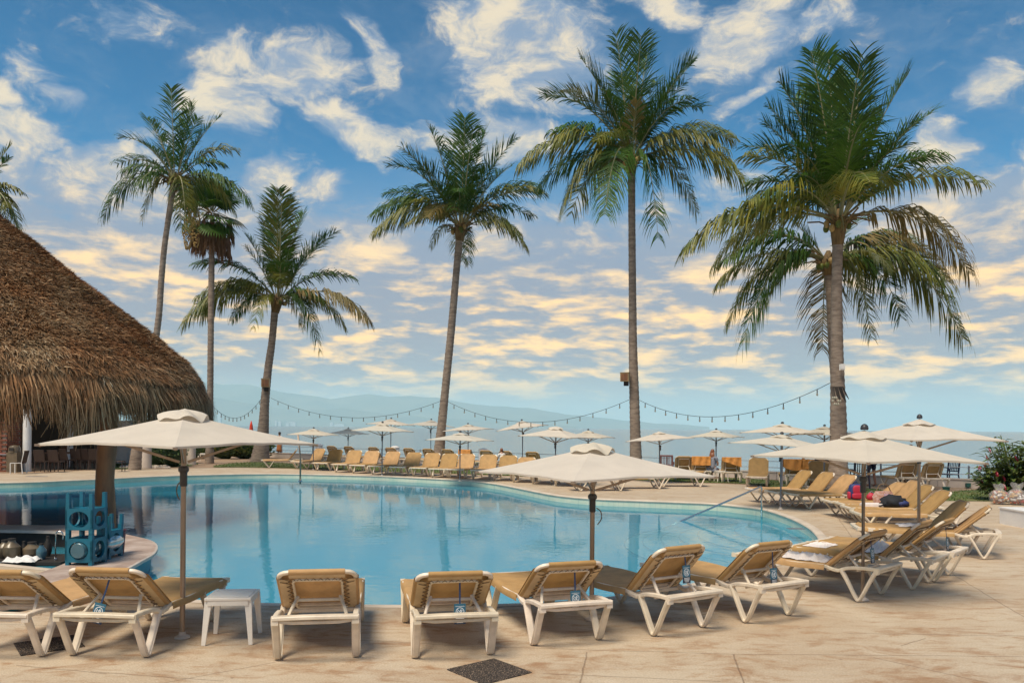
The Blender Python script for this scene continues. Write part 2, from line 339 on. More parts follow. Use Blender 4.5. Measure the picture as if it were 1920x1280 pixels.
# ------------------------------------------------------------------ mesh builder
class MB:
    def __init__(s): s.v = []; s.f = []; s.m = []; s.mi = 0
    def add(s, vs, fs):
        o = len(s.v); s.v += [tuple(v) for v in vs]; s.f += [tuple(i + o for i in f) for f in fs]; s.m += [s.mi] * len(fs); return s
    def box(s, c, d, rot=0.0, taper=1.0):
        cx, cy, cz = c; hx, hy, hz = d[0] / 2, d[1] / 2, d[2] / 2; ca, sa = math.cos(rot), math.sin(rot); vs = []
        for k, tz in ((-1, 1.0), (1, taper)):
            for x, y in ((-1, -1), (1, -1), (1, 1), (-1, 1)):
                X, Y = x * hx * tz, y * hy * tz; vs.append((cx + X * ca - Y * sa, cy + X * sa + Y * ca, cz + k * hz))
        return s.add(vs, [(3, 2, 1, 0), (4, 5, 6, 7), (0, 1, 5, 4), (1, 2, 6, 5), (2, 3, 7, 6), (3, 0, 4, 7)])
    def sweep(s, pts, prof, up=Vector((0, 0, 1)), cap=True, closed=False, scales=None):
        pts = [Vector(p) for p in pts]; n = len(pts); k = len(prof); vs = []; N = None
        for i, p in enumerate(pts):
            a = pts[(i - 1) % n] if (closed or i > 0) else p; b = pts[(i + 1) % n] if (closed or i < n - 1) else p
            t = (b - a).normalized()
            x = t.cross(up)
            if x.length < 1e-3: x = t.cross(Vector((0, 1, 0)))
            x.normalize(); y = x.cross(t).normalized()
            sc = scales[i] if scales else 1.0
            vs += [p + x * (u * sc) + y * (v * sc) for u, v in prof]
        fs = []
        for i in range(n if closed else n - 1):
            j = (i + 1) % n
            for a in range(k): b = (a + 1) % k; fs.append((i * k + a, i * k + b, j * k + b, j * k + a))
        if cap and not closed: fs.append(tuple(range(k - 1, -1, -1))); fs.append(tuple((n - 1) * k + a for a in range(k)))
        return s.add(vs, fs)
    def tube(s, pts, r, n=8, **kw):
        return s.sweep(pts, [(r * math.cos(2 * PI * a / n), r * math.sin(2 * PI * a / n)) for a in range(n)], **kw)
    def bar(s, pts, wd, th, **kw):    # rounded bar, wd across the up plane, th along up
        a, b = wd / 2, th / 2; c = min(a, b) * .38
        return s.sweep(pts, [(a, -b + c), (a, b - c), (a - c, b), (-a + c, b), (-a, b - c), (-a, -b + c), (-a + c, -b), (a - c, -b)], **kw)
    def lathe(s, prof, c=(0, 0, 0), n=16, cap=True):
        vs = [(c[0] + r * math.cos(2 * PI * a / n), c[1] + r * math.sin(2 * PI * a / n), c[2] + z) for r, z in prof for a in range(n)]
        fs = [(i * n + a, i * n + (a + 1) % n, (i + 1) * n + (a + 1) % n, (i + 1) * n + a) for i in range(len(prof) - 1) for a in range(n)]
        if cap: fs.append(tuple(range(n - 1, -1, -1))); fs.append(tuple((len(prof) - 1) * n + a for a in range(n)))
        return s.add(vs, fs)
    def ball(s, c, r, n=8, m=6, wob=0.0):
        rx, ry, rz = r if hasattr(r, '__len__') else (r, r, r); vs = []
        for i in range(m + 1):
            th = PI * i / m
            for a in range(n):
                ph = 2 * PI * a / n; d = Vector((math.sin(th) * math.cos(ph), math.sin(th) * math.sin(ph), math.cos(th)))
                k = 1 + (wob * noise.noise(d * 2.2 + Vector(c) * 3) if wob else 0)
                vs.append((c[0] + d.x * rx * k, c[1] + d.y * ry * k, c[2] + d.z * rz * k))
        fs = [(i * n + a, (i + 1) * n + a, (i + 1) * n + (a + 1) % n, i * n + (a + 1) % n) for i in range(m) for a in range(n)]
        return s.add(vs, fs)
    def grid(s, nx, ny, fn):
        vs = [fn(i / nx, j / ny) for j in range(ny + 1) for i in range(nx + 1)]
        return s.add(vs, [(j * (nx + 1) + i, j * (nx + 1) + i + 1, (j + 1) * (nx + 1) + i + 1, (j + 1) * (nx + 1) + i) for j in range(ny) for i in range(nx)])
    def build(s, name, mats, parent=None, smooth=False, loc=None, rot=None):
        me = bpy.data.meshes.new(name); me.from_pydata(s.v, [], s.f)
        mats = mats if isinstance(mats, (list, tuple)) else [mats]
        for m in mats: me.materials.append(MATS[m])
        if len(mats) > 1: me.polygons.foreach_set('material_index', s.m)
        if smooth: me.polygons.foreach_set('use_smooth', [True] * len(me.polygons))
        me.update()
        if smooth == 'auto':
            try: me.set_sharp_from_angle(angle=R(38))
            except Exception: pass
        return link(name, me, parent, loc, rot)
def link(name, data, parent=None, loc=None, rot=None):
    o = bpy.data.objects.new(name, data); COL.objects.link(o)
    if parent: o.parent = parent
    if loc is not None: o.location = loc
    if rot is not None: o.rotation_euler = rot
    return o
def tag(o, label=None, cat=None, group=None, kind=None):
    if label: o['label'] = label
    if cat: o['category'] = cat
    if group: o['group'] = group
    if kind: o['kind'] = kind
    return o
def thing(name, label, cat, loc=(0, 0, 0), rz=0.0, group=None):
    o = link(name, None, None, loc, (0, 0, rz)); return tag(o, label, cat, group)
CH = {}
def note(par, ch): CH.setdefault(par.name, []).append(ch); return ch
def copy_tree(o, parent=None):
    c = o.copy(); COL.objects.link(c)
    if parent: c.parent = parent
    for ch in list(o.children): copy_tree(ch, c)
    return c
def setk(o, k='structure'): o['kind'] = k; return o
def bez(p0, p1, p2, t): return p0 * (1 - t) ** 2 + p1 * 2 * t * (1 - t) + p2 * t * t
def catmull(pts, seg, closed=False):
    n = len(pts); out = []
    for i in range(n if closed else n - 1):
        g = (lambda k: pts[k % n]) if closed else (lambda k: pts[max(0, min(n - 1, k))])
        a, b, c, d = g(i - 1), g(i), g(i + 1), g(i + 2)
        for k in range(seg):
            t = k / seg
            out.append(0.5 * ((2 * b) + (c - a) * t + (2 * a - 5 * b + 4 * c - d) * t * t + (3 * b - a - 3 * c + d) * t ** 3))
    if not closed: out.append(pts[-1])
    return out

# ================================================================== STRUCTURE
# ---- pool outline (inner edge of the coping, z = 0), traced then laid on the ground
far = [(-40,905),(60,903),(130,900),(200,897),(300,892),(400,889),(500,887.5),(600,889),(700,891.5),(800,896),(870,900),(920,905),(960,912),(1000,920),(1045,928),(1110,934),(1180,937),(1260,940),(1330,943),(1380,947.5),(1430,954),(1478,969),(1512,986),(1529,1001),(1535,1016)]
near = [(1524,1030),(1480,1046),(1400,1069),(1300,1092),(1200,1110),(1100,1122),(1000,1129),(880,1132),(740,1133),(600,1131),(480,1129),(380,1124),(300,1116),(235,1108)]
pts = [G(*p) for p in far]; pts2 = [G(*p) for p in near]
left = [Vector((-5.3, 10.9, 0)), Vector((-6.6, 11.6, 0)), Vector((-9.5, 12.6, 0)), Vector((-14, 13.4, 0)), Vector((-20, 15, 0)), Vector((-24, 20, 0)), Vector((-23.5, 26, 0))]
pool = catmull(pts + pts2 + left, 4, closed=True)
pool = [Vector((p.x, p.y, 0)) for p in pool]
WL = -0.20; PD = -0.66
area = sum(a.x * b.y - b.x * a.y for a, b in zip(pool, pool[1:] + pool[:1]))
if area < 0: pool.reverse()
NP = len(pool)
def offs(ring, d):
    out = []
    n = len(ring)
    for i in range(n):
        t = (ring[(i + 1) % n] - ring[i - 1]).normalized(); out.append(ring[i] + Vector((t.y, -t.x, 0)) * d)
    return out
cop_out = offs(pool, .17)
def strip(name, rings, m, kind='structure', parent=None, smooth=False, close=True):
    b = MB(); n = len(rings[0]); vs = [v for r in rings for v in r]; fs = []
    for k in range(len(rings) - 1):
        for i in range(n): j = (i + 1) % n; fs.append((k * n + i, k * n + j, (k + 1) * n + j, (k + 1) * n + i))
    b.add(vs, fs); o = b.build(name, m, parent, smooth); o['kind'] = kind; return o
def at(r, z): return [Vector((p.x, p.y, z)) for p in r]
mat('coping', (.60, .50, .40), .7, .2, 2, .15, 20)
strip('pool_coping', [at(cop_out, 0.004), at(offs(pool, .155), .010), at(offs(pool, .06), .014), at(offs(pool, .015), .004), at(pool, -.015), at(pool, -.045), at(offs(pool, .02), -.05)], 'coping', smooth=True)
tl = strip('pool_tile_band', [at(offs(pool, .02), -.05), at(offs(pool, .02), -.34)], 'pool_tile')
strip('pool_wall', [at(offs(pool, .02), -.34), at(offs(pool, .02), PD)], 'pool_floor')
def poly(name, outer, holes, z, m, kind='structure', parent=None):
    tri = geometry.tessellate_polygon([[Vector((p.x, p.y, 0)) for p in r] for r in [outer] + holes])
    vs = [(p.x, p.y, z) for r in [outer] + holes for p in r]; fs = []
    for a, b_, c in tri:
        A, B, C = (Vector(vs[i]) for i in (a, b_, c))
        fs.append((a, b_, c) if (B - A).cross(C - A).z > 0 else (a, c, b_))
    b = MB(); b.add(vs, fs); o = b.build(name, m, parent); o['kind'] = kind; return o
inr = offs(pool, .02)
poly('pool_floor', inr, [], PD, 'pool_floor')
poly('pool_water', inr, [], WL, 'pool_water')

# ---- sea wall line
RA, RB = Vector((-16.6, 53.2, 0)), Vector((15.9, 30.2, 0))
rdir = (RB - RA).normalized(); rnor = Vector((-rdir.y, rdir.x, 0))
if rnor.y < 0: rnor = -rnor
LA = RA - rdir * 75; LB = RB + rdir * 60
land = [LA, LB, Vector((LB.x, -40, 0)), Vector((LA.x, -40, 0))]
deck_edge = [G(-60,888),G(60,886),(G(185,881)),G(300,878),G(450,876.5),G(560,879),G(700,884),G(860,889),G(1050,896),G(1200,901),G(1300,905),G(1390,908),G(1480,920),G(1590,931),G(1700,935),G(1860,940),G(1990,946)]
deck_edge = catmull([Vector((p.x, p.y, 0)) for p in deck_edge], 4)
deck_outer = [Vector((LA.x, deck_edge[0].y, 0))] + deck_edge + [Vector((LB.x, deck_edge[-1].y - 3, 0)), Vector((LB.x, -40, 0)), Vector((LA.x, -40, 0))]
poly('pool_deck', deck_outer, [offs(pool, .155)], 0.0, 'deck')
edge_in = [Vector((p.x, p.y - .3, 0)) for p in deck_edge]
prom = [LA, LB, Vector((LB.x, deck_edge[-1].y - 3.3, 0))] + list(reversed(edge_in)) + [Vector((LA.x, edge_in[0].y, 0))]
poly('promenade', prom, [], -0.006, 'promenade')
# soil face down to the water at the sea wall
b = MB(); b.add([LA, LB, LB + Vector((0, 0, -6)), LA + Vector((0, 0, -6))], [(0, 1, 2, 3)]); setk(b.build('embankment', 'seawall'))
# lawns
def lawn_poly(name, pix, z=.010):
    r = catmull([Vector((p.x, p.y, 0)) for p in (G(*q) for q in pix)], 3, closed=True)
    ar = sum(a.x * c.y - c.x * a.y for a, c in zip(r, r[1:] + r[:1]))
    if ar < 0: r.reverse()
    poly(name, r, [], z, 'lawn'); return r
lawns = [lawn_poly('lawn', [(1745,938),(1800,939),(1865,940),(1960,943),(2050,942),(2030,924),(1930,918),(1870,917),(1800,920),(1750,928)]),
         lawn_poly('lawn', [(1130,896),(1200,900),(1300,904),(1400,907),(1490,919),(1590,930),(1680,934),(1700,926),(1600,912),(1500,904),(1400,897),(1300,894),(1200,889),(1130,888)]),
         lawn_poly('lawn', [(400,875.5),(450,875.8),(560,878),(700,883),(860,888),(1040,894),(1040,886),(900,881),(700,875),(560,869.5),(480,866),(420,870)]),
         lawn_poly('lawn', [(205,879),(290,877),(345,874),(372,869),(330,865),(262,865),(205,868)])]
gb = MB(); rg = random.Random(3)
for r in lawns:
    x0, x1 = min(p.x for p in r), max(p.x for p in r); y0, y1 = min(p.y for p in r), max(p.y for p in r)
    cnt = int((x1 - x0) * (y1 - y0) * 55); cnt = min(cnt, 14000)
    for _ in range(cnt):
        x, y = rg.uniform(x0, x1), rg.uniform(y0, y1); ins = False
        for i in range(len(r)):
            a, c = r[i - 1], r[i]
            if (a.y > y) != (c.y > y) and x < (c.x - a.x) * (y - a.y) / (c.y - a.y) + a.x: ins = not ins
        if not ins: continue
        an = rg.uniform(0, PI); h = rg.uniform(.03, .085); wd = .022
        dx, dy = math.cos(an) * wd, math.sin(an) * wd
        gb.add([(x - dx, y - dy, .01), (x + dx, y + dy, .01), (x + rg.uniform(-.04, .04), y + rg.uniform(-.04, .04), h)], [(0, 1, 2)])
tag(gb.build('grass', 'grass'), kind='stuff')

# ---- sea
b = MB(); S = 30000
b.add([(-S, 20, -3.2), (S, 20, -3.2), (S, S, -3.2), (-S, S, -3.2)], [(0, 1, 2, 3)]); setk(b.build('sea', 'sea_water'))
b = MB(); b.add([(-S, -S, -3.6), (S, -S, -3.6), (S, S, -3.6), (-S, S, -3.6)], [(0, 1, 2, 3)]); setk(b.build('sea_bed', 'promenade'))

# ---- mountains across the bay
def ridge(name, prof, Y, depth, seed):
    xs = []
    for i in range(len(prof) - 1):
        (a, ya), (c, yc) = prof[i], prof[i + 1]
        n = max(2, int((c - a) / 12))
        for k in range(n): t = k / n; xs.append((a + (c - a) * t, ya + (yc - ya) * t))
    xs.append(prof[-1]); b = MB(); rows = 9; vs = []
    for j in range(rows):
        s_ = j / (rows - 1) * 2 - 1
        for px, py in xs:
            p = P(px, py + noise.noise(Vector((px * .03, seed, 0))) * 2.0, Y); h = p.z + 3.2
            k = (1 - abs(s_)) ** .8
            hh = h * k * (1 + .22 * noise.noise(Vector((px * .04, j * .9, seed))) * (1 if j not in (0, 4, 8) else 0))
            vs.append((p.x * (1 + s_ * depth / Y), Y + s_ * depth, -3.4 + hh))
    n = len(xs)
    b.add(vs, [(j * n + i, j * n + i + 1, (j + 1) * n + i + 1, (j + 1) * n + i) for j in range(rows - 1) for i in range(n - 1)])
    setk(b.build(name, 'mountain', smooth=True))
ridge('mountains', [(-300,700),(0,712),(250,722),(330,712),(385,716),(420,721),(470,722),(520,733),(560,738),(620,747),(650,744),(690,738),(730,744),(770,741),(820,745),(870,755),(920,760),(990,764),(1060,776),(1150,786),(1260,795),(1330,800)], 15000, 2600, 1.3)
ridge('foothills', [(-300,760),(0,745),(200,752),(330,738),(400,745),(480,758),(560,770),(640,765),(720,775),(800,782),(900,788),(1000,793),(1080,798)], 11500, 1500, 4.1)
fb_lab = ['tallest white block on the far shore', 'pair of white blocks on the far shore', 'low white building on the far shore', 'wide white hotel on the far shore below the hills', 'small white house far across the bay', 'long pale low building far across the bay', 'white tower far across the bay, near the thatched roof']
for i, (px, w_, y0, y1) in enumerate([(518,1.6,789,797),(525,2.6,790,797),(541,4,792,797),(549,6,791,797),(622,3,792,798),(636,10,795,798),(412,3,775,796)]):
    Y = 10000; a = P(px - w_, y1, Y); c = P(px + w_, y0, Y); b = MB()
    b.box(((a.x + c.x) / 2, Y, (a.z + c.z) / 2 - 6), (c.x - a.x, 40, c.z - a.z + 12)); b.box(((a.x + c.x) / 2, Y, c.z + 2), ((c.x - a.x) * .5, 20, 6))
    tag(b.build('far_building', 'far_white'), fb_lab[i], 'building', 'white buildings on the far shore')

# ---- haze
HZ = MB(); HZ.box((0, 0, 445), (66000, 66000, 900)); hzo = HZ.build('haze', 'far_white'); hzo['kind'] = 'stuff'
hm = bpy.data.materials.new('haze'); hm.use_nodes = True; t = NT(hm.node_tree); t.n.clear()
pv = t.new('ShaderNodeVolumePrincipled'); pv.inputs['Color'].default_value = (.72, .95, 1.0, 1); pv.inputs['Density'].default_value = 7.5e-5
pv.inputs['Anisotropy'].default_value = 0.0
t.l.new(pv.outputs[0], t.new('ShaderNodeOutputMaterial').inputs['Volume']); hzo.data.materials.clear(); hzo.data.materials.append(hm)

# ---- sea wall with post and wire railing
WBASE = RA - rdir * 14; WEND = RB + rdir * 16; WL_ = (WEND - WBASE).length
wall = MB(); wa = math.atan2(rdir.y, rdir.x)
for k in range(int(WL_ // 3)):
    c = WBASE + rdir * (3 * k + 1.5); wall.box((c.x, c.y, .15), (2.985, .26, .30), wa); wall.box((c.x, c.y, .32), (2.985, .32, .045), wa)
wl = thing('sea_wall', 'low cream wall with post and wire railing along the sea', 'sea wall', WBASE)
o = wall.build('wall', 'seawall', wl, loc=-WBASE)
k = 0; d = 1.0
postm = MB().box((0, 0, .55), (.05, .05, .5)).lathe([(.03, .79), (.035, .8), (.0, .84)], n=8)
pm = postm.build('post', 'rail_metal', wl, loc=rdir * d)
while d + 3 < WL_:
    d += 3.0; c = pm.copy(); COL.objects.link(c); c.location = rdir * d
for z in (.50, .76):
    MB().tube([rdir * 0 + Vector((0, 0, z)), rdir * WL_ + Vector((0, 0, z))], .014, 6).build('wire', 'rail_metal', wl)

# ---- submerged steps and handrail
sc_ = Vector((7.6, 18.0, 0)); 
for i in range(7):
    r = 5.0 - .42 * i; z1 = PD + .058 * (i + 1); b = MB(); n = 64
    b.lathe([(r, -.056), (r + .012, -.01), (r, 0)], (sc_.x, sc_.y, z1), n)
    setk(b.build('pool_step', 'step_white'))
    b = MB(); b.tube([Vector((sc_.x + r * math.cos(2 * PI * k / 90), sc_.y + r * math.sin(2 * PI * k / 90), z1)) for k in range(90)], .011, 6, closed=True); setk(b.build('step_nosing', 'nosing'))

# ================================================================== PALMS
def trunk_mesh(path, radii, parent, tk=.72, name='trunk', m='bark'):
    pts = catmull(path, 14); n = len(pts); L = sum((b_ - a).length for a, b_ in zip(pts, pts[1:]))
    step = .11; res = []; acc = 0; seg = 0
    N = int(L / step)
    cum = [0]
    for a, b_ in zip(pts, pts[1:]): cum.append(cum[-1] + (b_ - a).length)
    b = MB(); ring = 14; P_ = []; Rr = []; radii = [q_ * tk * (1.15 if i_ == 0 else 1.0) for i_, q_ in enumerate(radii)]
    for i in range(N + 1):
        s_ = L * i / N
        while seg < n - 2 and cum[seg + 1] < s_: seg += 1
        t = (s_ - cum[seg]) / max(1e-6, cum[seg + 1] - cum[seg]); p = pts[seg].lerp(pts[seg + 1], min(1, t)); f = s_ / L
        kf = f * (len(radii) - 1); i0 = min(len(radii) - 2, int(kf)); r = radii[i0] + (radii[i0 + 1] - radii[i0]) * (kf - i0)
        r *= 1 + (.035 if i % 2 else -.03) + .03 * noise.noise(p * 1.7)
        P_.append(p); Rr.append(r)
    b.sweep(P_, [(math.cos(2 * PI * a / ring), math.sin(2 * PI * a / ring)) for a in range(ring)], up=Vector((0, 1, 0)), scales=Rr)
    return b.build(name, m, parent, smooth=True)
def frond_mesh(p0, p1, p2, rng, wid=1.0, dens=1.0, droop=1.0, ragged=.06, vee=.25, fwd=0.0):
    gapc = [rng.uniform(.2, .95) for _ in range(5)]
    b = MB(); L = (p1 - p0).length + (p2 - p1).length; L *= .93
    n = 14; rp = [bez(p0, p1, p2, i / n) for i in range(n + 1)]
    b.mi = 1; b.sweep(rp, [(1, 0), (0, 1), (-1, 0), (0, -.8)], scales=[.038 * (1 - .85 * i / n) * max(1, L / 4) for i in range(n + 1)], cap=False); b.mi = 0
    cnt = int(70 * dens * L / 3.6); up = Vector((0, 0, 1)); gap = 0
    for i in range(cnt):
        t = .14 + .85 * (i + rng.random() * .5) / cnt
        p = bez(p0, p1, p2, t); tg = (bez(p0, p1, p2, min(1, t + .02)) - bez(p0, p1, p2, t - .02)).normalized()
        sd = tg.cross(up)
        if sd.length < .15: sd = tg.cross(Vector((0, 1, 0)) + Vector((rng.uniform(-.3, .3), 0, 0)))
        sd.normalize(); nu = sd.cross(tg).normalized()
        prof = (math.sin(PI * min(1, max(0, (t - .02)) * .92)) ** .65) * (1 - .35 * t)
        ll = .40 * L * wid * prof * (.78 + .4 * rng.random())
        for s_ in (-1, 1):
            if rng.random() < ragged or any(abs(t - gq) < .018 for gq in gapc): continue
            tw = rng.uniform(-.12, .12)
            d0 = (sd * s_ * (.80 + tw) + tg * (.50 + .35 * t + fwd + rng.uniform(-.15, .15)) + nu * (vee + rng.uniform(-.16, .16))).normalized()
            g = (.45 + .75 * rng.random()) * droop
            d1 = (d0 + Vector((0, 0, -1)) * g).normalized(); d2 = (d1 + Vector((0, 0, -1)) * g * .8).normalized()
            a = p + d0 * ll * .4; c = a + d1 * ll * .35; e = c + d2 * ll * .25
            wv = tg * (.0255 * max(1, L / 4) ** .6)
            b.add([p - wv * .6, p + wv * .6, a + wv, a - wv, c + wv * .75, c - wv * .75, e], [(0, 1, 2, 3), (3, 2, 4, 5), (5, 4, 6)])
    return b
def coconut_palm(label, Y, trunk_px, radii, crown, tips, extra, seed, size, group='coconut palms around the pool', name='coconut_palm', dry=.1, nuts=True, fill_len=1.0):
    rng = random.Random(seed)
    path = [P(px, py, Y) for px, py in trunk_px]
    if path[0].z < .6: path[0].z = -.15
    base = Vector((path[0].x, Y, 0)); root = thing(name, label, 'palm tree', base, 0, group)
    rel = [p - base for p in path]; trunk_mesh(rel, radii, root)
    cr_ = P(crown[0], crown[1], Y) - base; top = rel[-1]
    b = MB(); b.sweep([top + Vector((0, 0, -.35)), top + (cr_ - top) * .4, top + (cr_ - top) * .9, cr_ + Vector((0, 0, .35))], [(math.cos(2 * PI * a / 10), math.sin(2 * PI * a / 10)) for a in range(10)], up=Vector((0, 1, 0)), scales=[radii[-1] * .78, radii[-1] * 1.12, radii[-1] * 1.15, radii[-1] * .3])
    b.build('crown_shaft', 'fibre', root, smooth=True)
    allf = []
    for tp in tips:
        px, py = tp[0], tp[1]; dy = tp[2] if len(tp) > 2 else rng.uniform(-.35, .35); kind = tp[3] if len(tp) > 3 else None
        q = P(px, py, Y) - base; q0 = q - cr_; L2 = q0.length
        q.y += dy * L2
        allf.append((q, kind, 1.0))
    for _ in range(extra):
        an = rng.uniform(0, 2 * PI); elv = rng.choice([rng.uniform(-50, 0), rng.uniform(-10, 35), rng.uniform(20, 62)])
        L2 = size * fill_len * rng.uniform(.62, .9)
        fx = .75
        q = cr_ + Vector((math.cos(an) * math.cos(R(elv)) * fx, math.sin(an) * math.cos(R(elv)), math.sin(R(elv)))) * L2
        allf.append((q, None, .9))
    for q, kind, sc in allf:
        v = q - cr_; Ln = v.length; hor = Vector((v.x, v.y, 0)); s_ = v.z / Ln
        lift = .42 if s_ < .2 else (.30 if s_ < .7 else .10)
        st = cr_ + Vector((v.x, v.y, 0)).normalized() * radii[-1] * .5 if hor.length > .01 else cr_.copy()
        ctl = st + hor * .42 + Vector((0, 0, max(v.z * .55, 0) + Ln * lift * (1.0 if s_ > -.5 else .75)))
        if s_ < -.2: ctl = st + hor * .62 + Vector((0, 0, Ln * .22))
        dr = 1.25 if s_ < .25 else (.75 if s_ < .6 else .30)
        fm = frond_mesh(st, ctl, q, rng, wid=1.0 if s_ < .6 else .92, droop=dr, vee=.05 if s_ < .2 else .3, fwd=.0 if s_ < .35 else .22 * s_, ragged=.05 + .1 * rng.random())
        mt = kind or ('frond_dry' if (s_ < -.1 and rng.random() < dry) else ('frond_olive' if rng.random() < (.5 if s_ < .25 else .04) else 'frond_green'))
        fm.build('frond', [mt, 'rachis'], root)
    # dead fibre and flower stalks round the crown base
    b = MB()
    for _ in range(26):
        an = rng.uniform(0, 2 * PI); r = radii[-1]; p = cr_ + Vector((math.cos(an) * r, math.sin(an) * r, rng.uniform(-.35, .1)))
        e = p + Vector((math.cos(an), math.sin(an), rng.uniform(-.2, .9))) * rng.uniform(.3, .75)
        b.tube([p, (p + e) / 2 + Vector((0, 0, .08)), e], .028, 5)
    b.build('leaf_bases', 'fibre', root)
    if nuts:
        for _ in range(8):
            an = rng.uniform(0, 2 * PI); r = radii[-1] + .16
            MB().ball((0, 0, 0), (.10, .10, .13), 8, 6).build('coconut', 'frond_olive' if rng.random() < .5 else 'fruit', root, smooth=True, loc=cr_ + Vector((math.cos(an) * r, math.sin(an) * r, rng.uniform(-.35, -.05))))
    return root
O = 'frond_olive'; D = 'frond_dry'
coconut_palm('tall slender leaning palm rising behind the thatched roof', 37, [(252,872),(262,800),(283,690),(297,600),(303,520),(310,450),(326,345)], [.36,.26,.21,.20,.19,.18,.17,.19], (329,337),
    [(200,412,-.1),(207,300,.2),(235,335,-.3),(232,262,-.1),(262,210,.2),(328,172,-.1),(345,185,.2),(398,200,.3),(385,235,-.3),(428,315,-.2),(472,385,-.1),(428,390,.35,O),(362,440,-.3,O),(300,240,-.3),(430,270,.3),(362,200,.0),(345,420,.5)], 7, 11, 3.3)
coconut_palm('short curved palm with a speaker box, beside the hedge', 46, [(487,860),(494,800),(497,750),(503,690),(510,640),(516,575)], [.72,.48,.36,.33,.30,.27,.29], (522,560),
    [(358,612,-.2,O),(362,590,.2),(375,500,-.1),(385,565,-.3),(490,410,.1),(525,362,-.1),(560,390,.2),(545,380,-.3),(632,440,-.1),(660,520,.1),(696,605,-.15),(640,610,.3),(603,662,-.1),(560,615,.6,O),(590,450,.3),(460,440,.0),(505,400,.3),(545,570,-.6,O),(610,430,.2),(470,470,-.3)], 8, 12, 4.6)
coconut_palm('palm with a curved trunk, between the speaker palm and the tallest palm', 42, [(820,876),(829,790),(838,700),(846,620),(853,540),(862,440)], [.42,.33,.29,.28,.27,.25,.27], (864,424),
    [(704,440,-.1,O),(698,395,.15),(728,372,-.2),(728,305,.1),(760,290,-.2,O),(803,232,.1),(873,228,-.1),(910,238,.1),(965,268,-.1),(960,295,.3),(1010,348,.1),(1017,372,-.2,O),(988,468,-.1,O),(878,495,.2),(805,460,.3),(935,395,-.45,D),(770,395,-.5,O),(845,250,.3),(890,260,-.3),(790,330,-.5),(920,330,-.5),(1000,395,.3)], 8, 13, 5.0, dry=.3)
coconut_palm('tallest slender palm, straight trunk carrying a tan box', 36, [(1193,900),(1192,850),(1190,770),(1187,660),(1186,560),(1185,440),(1184,312)], [.37,.33,.30,.26,.24,.23,.22,.24], (1184,298),
    [(972,318,-.1,O),(1010,345,.2),(1020,172,.1),(1062,190,-.3,O),(1090,98,.1),(1152,74,-.1),(1218,88,.1),(1190,105,-.4),(1308,105,.1),(1290,130,-.2),(1380,255,.1,O),(1395,355,-.1),(1310,395,.1,O),(1228,458,-.2),(1050,405,-.1,O),(1140,380,.3),(1185,215,-.8,D),(1120,130,.2),(1240,130,.3),(1350,300,-.3),(1030,260,-.2),(1270,180,-.4),(1170,110,.4),(1100,330,.5),(1250,210,.4),(1130,200,-.5),(1330,180,.3)], 6, 14, 5.6, dry=.08)
coconut_palm('palm half hidden behind the thick front palm, bare trunk just left of it', 31, [(1578,925),(1574,860),(1568,740),(1560,620),(1557,560),(1553,500)], [.30,.27,.25,.24,.22,.24], (1553,487),
    [(1385,650,-.1),(1350,530,.1),(1345,500,-.2),(1642,635,.1),(1790,640,-.1),(1800,520,.2),(1760,470,.3),(1385,440,.3),(1650,560,-.2),(1480,400,.2),(1650,400,.3),(1720,590,.3),(1380,600,.3),(1580,650,.6)], 3, 15, 4.6)
coconut_palm('largest palm in front on the right, thick trunk and dense crown', 26, [(1573,925),(1572,880),(1572,790),(1570,700),(1569,620),(1569,540),(1571,440)], [.47,.39,.36,.31,.27,.245,.22,.23], (1573,412),
    [(1280,472,-.1,O),(1350,490,.2),(1395,300,-.1,O),(1410,260,.2),(1380,400,-.4,O),(1472,142,.1),(1510,112,-.1),(1566,84,.1),(1600,140,-.2),(1632,122,.1),(1560,160,-.5),(1650,190,.3),(1762,200,.1),(1690,250,-.3),(1828,350,-.05,O),(1805,520,-.1,D),(1570,440,-1.0,D),(1480,200,.3),(1450,300,-.5),(1440,220,.1),(1640,250,.4),(1530,130,.4),(1700,320,.4),(1590,110,.3),(1475,350,-.6),(1660,300,-.6),(1450,190,.1),(1690,150,-.1),(1610,210,.5),(1500,260,.5),(1420,330,.3),(1700,260,.1)], 8, 16, 5.0, dry=.1)
coconut_palm('palm at the far left edge, fronds showing above the thatch', 24, [(-70,860),(-60,700),(-52,560),(-46,400)], [.3,.22,.2,.2], (-42,365),
    [(18,295,0),(40,360,.1),(46,440,-.1,O),(20,435,.3),(-20,480,0),(-150,420,0),(-140,330,0),(-90,260,0),(-40,235,0),(0,260,.3),(38,400,-.4)], 6, 17, 2.3, nuts=False)

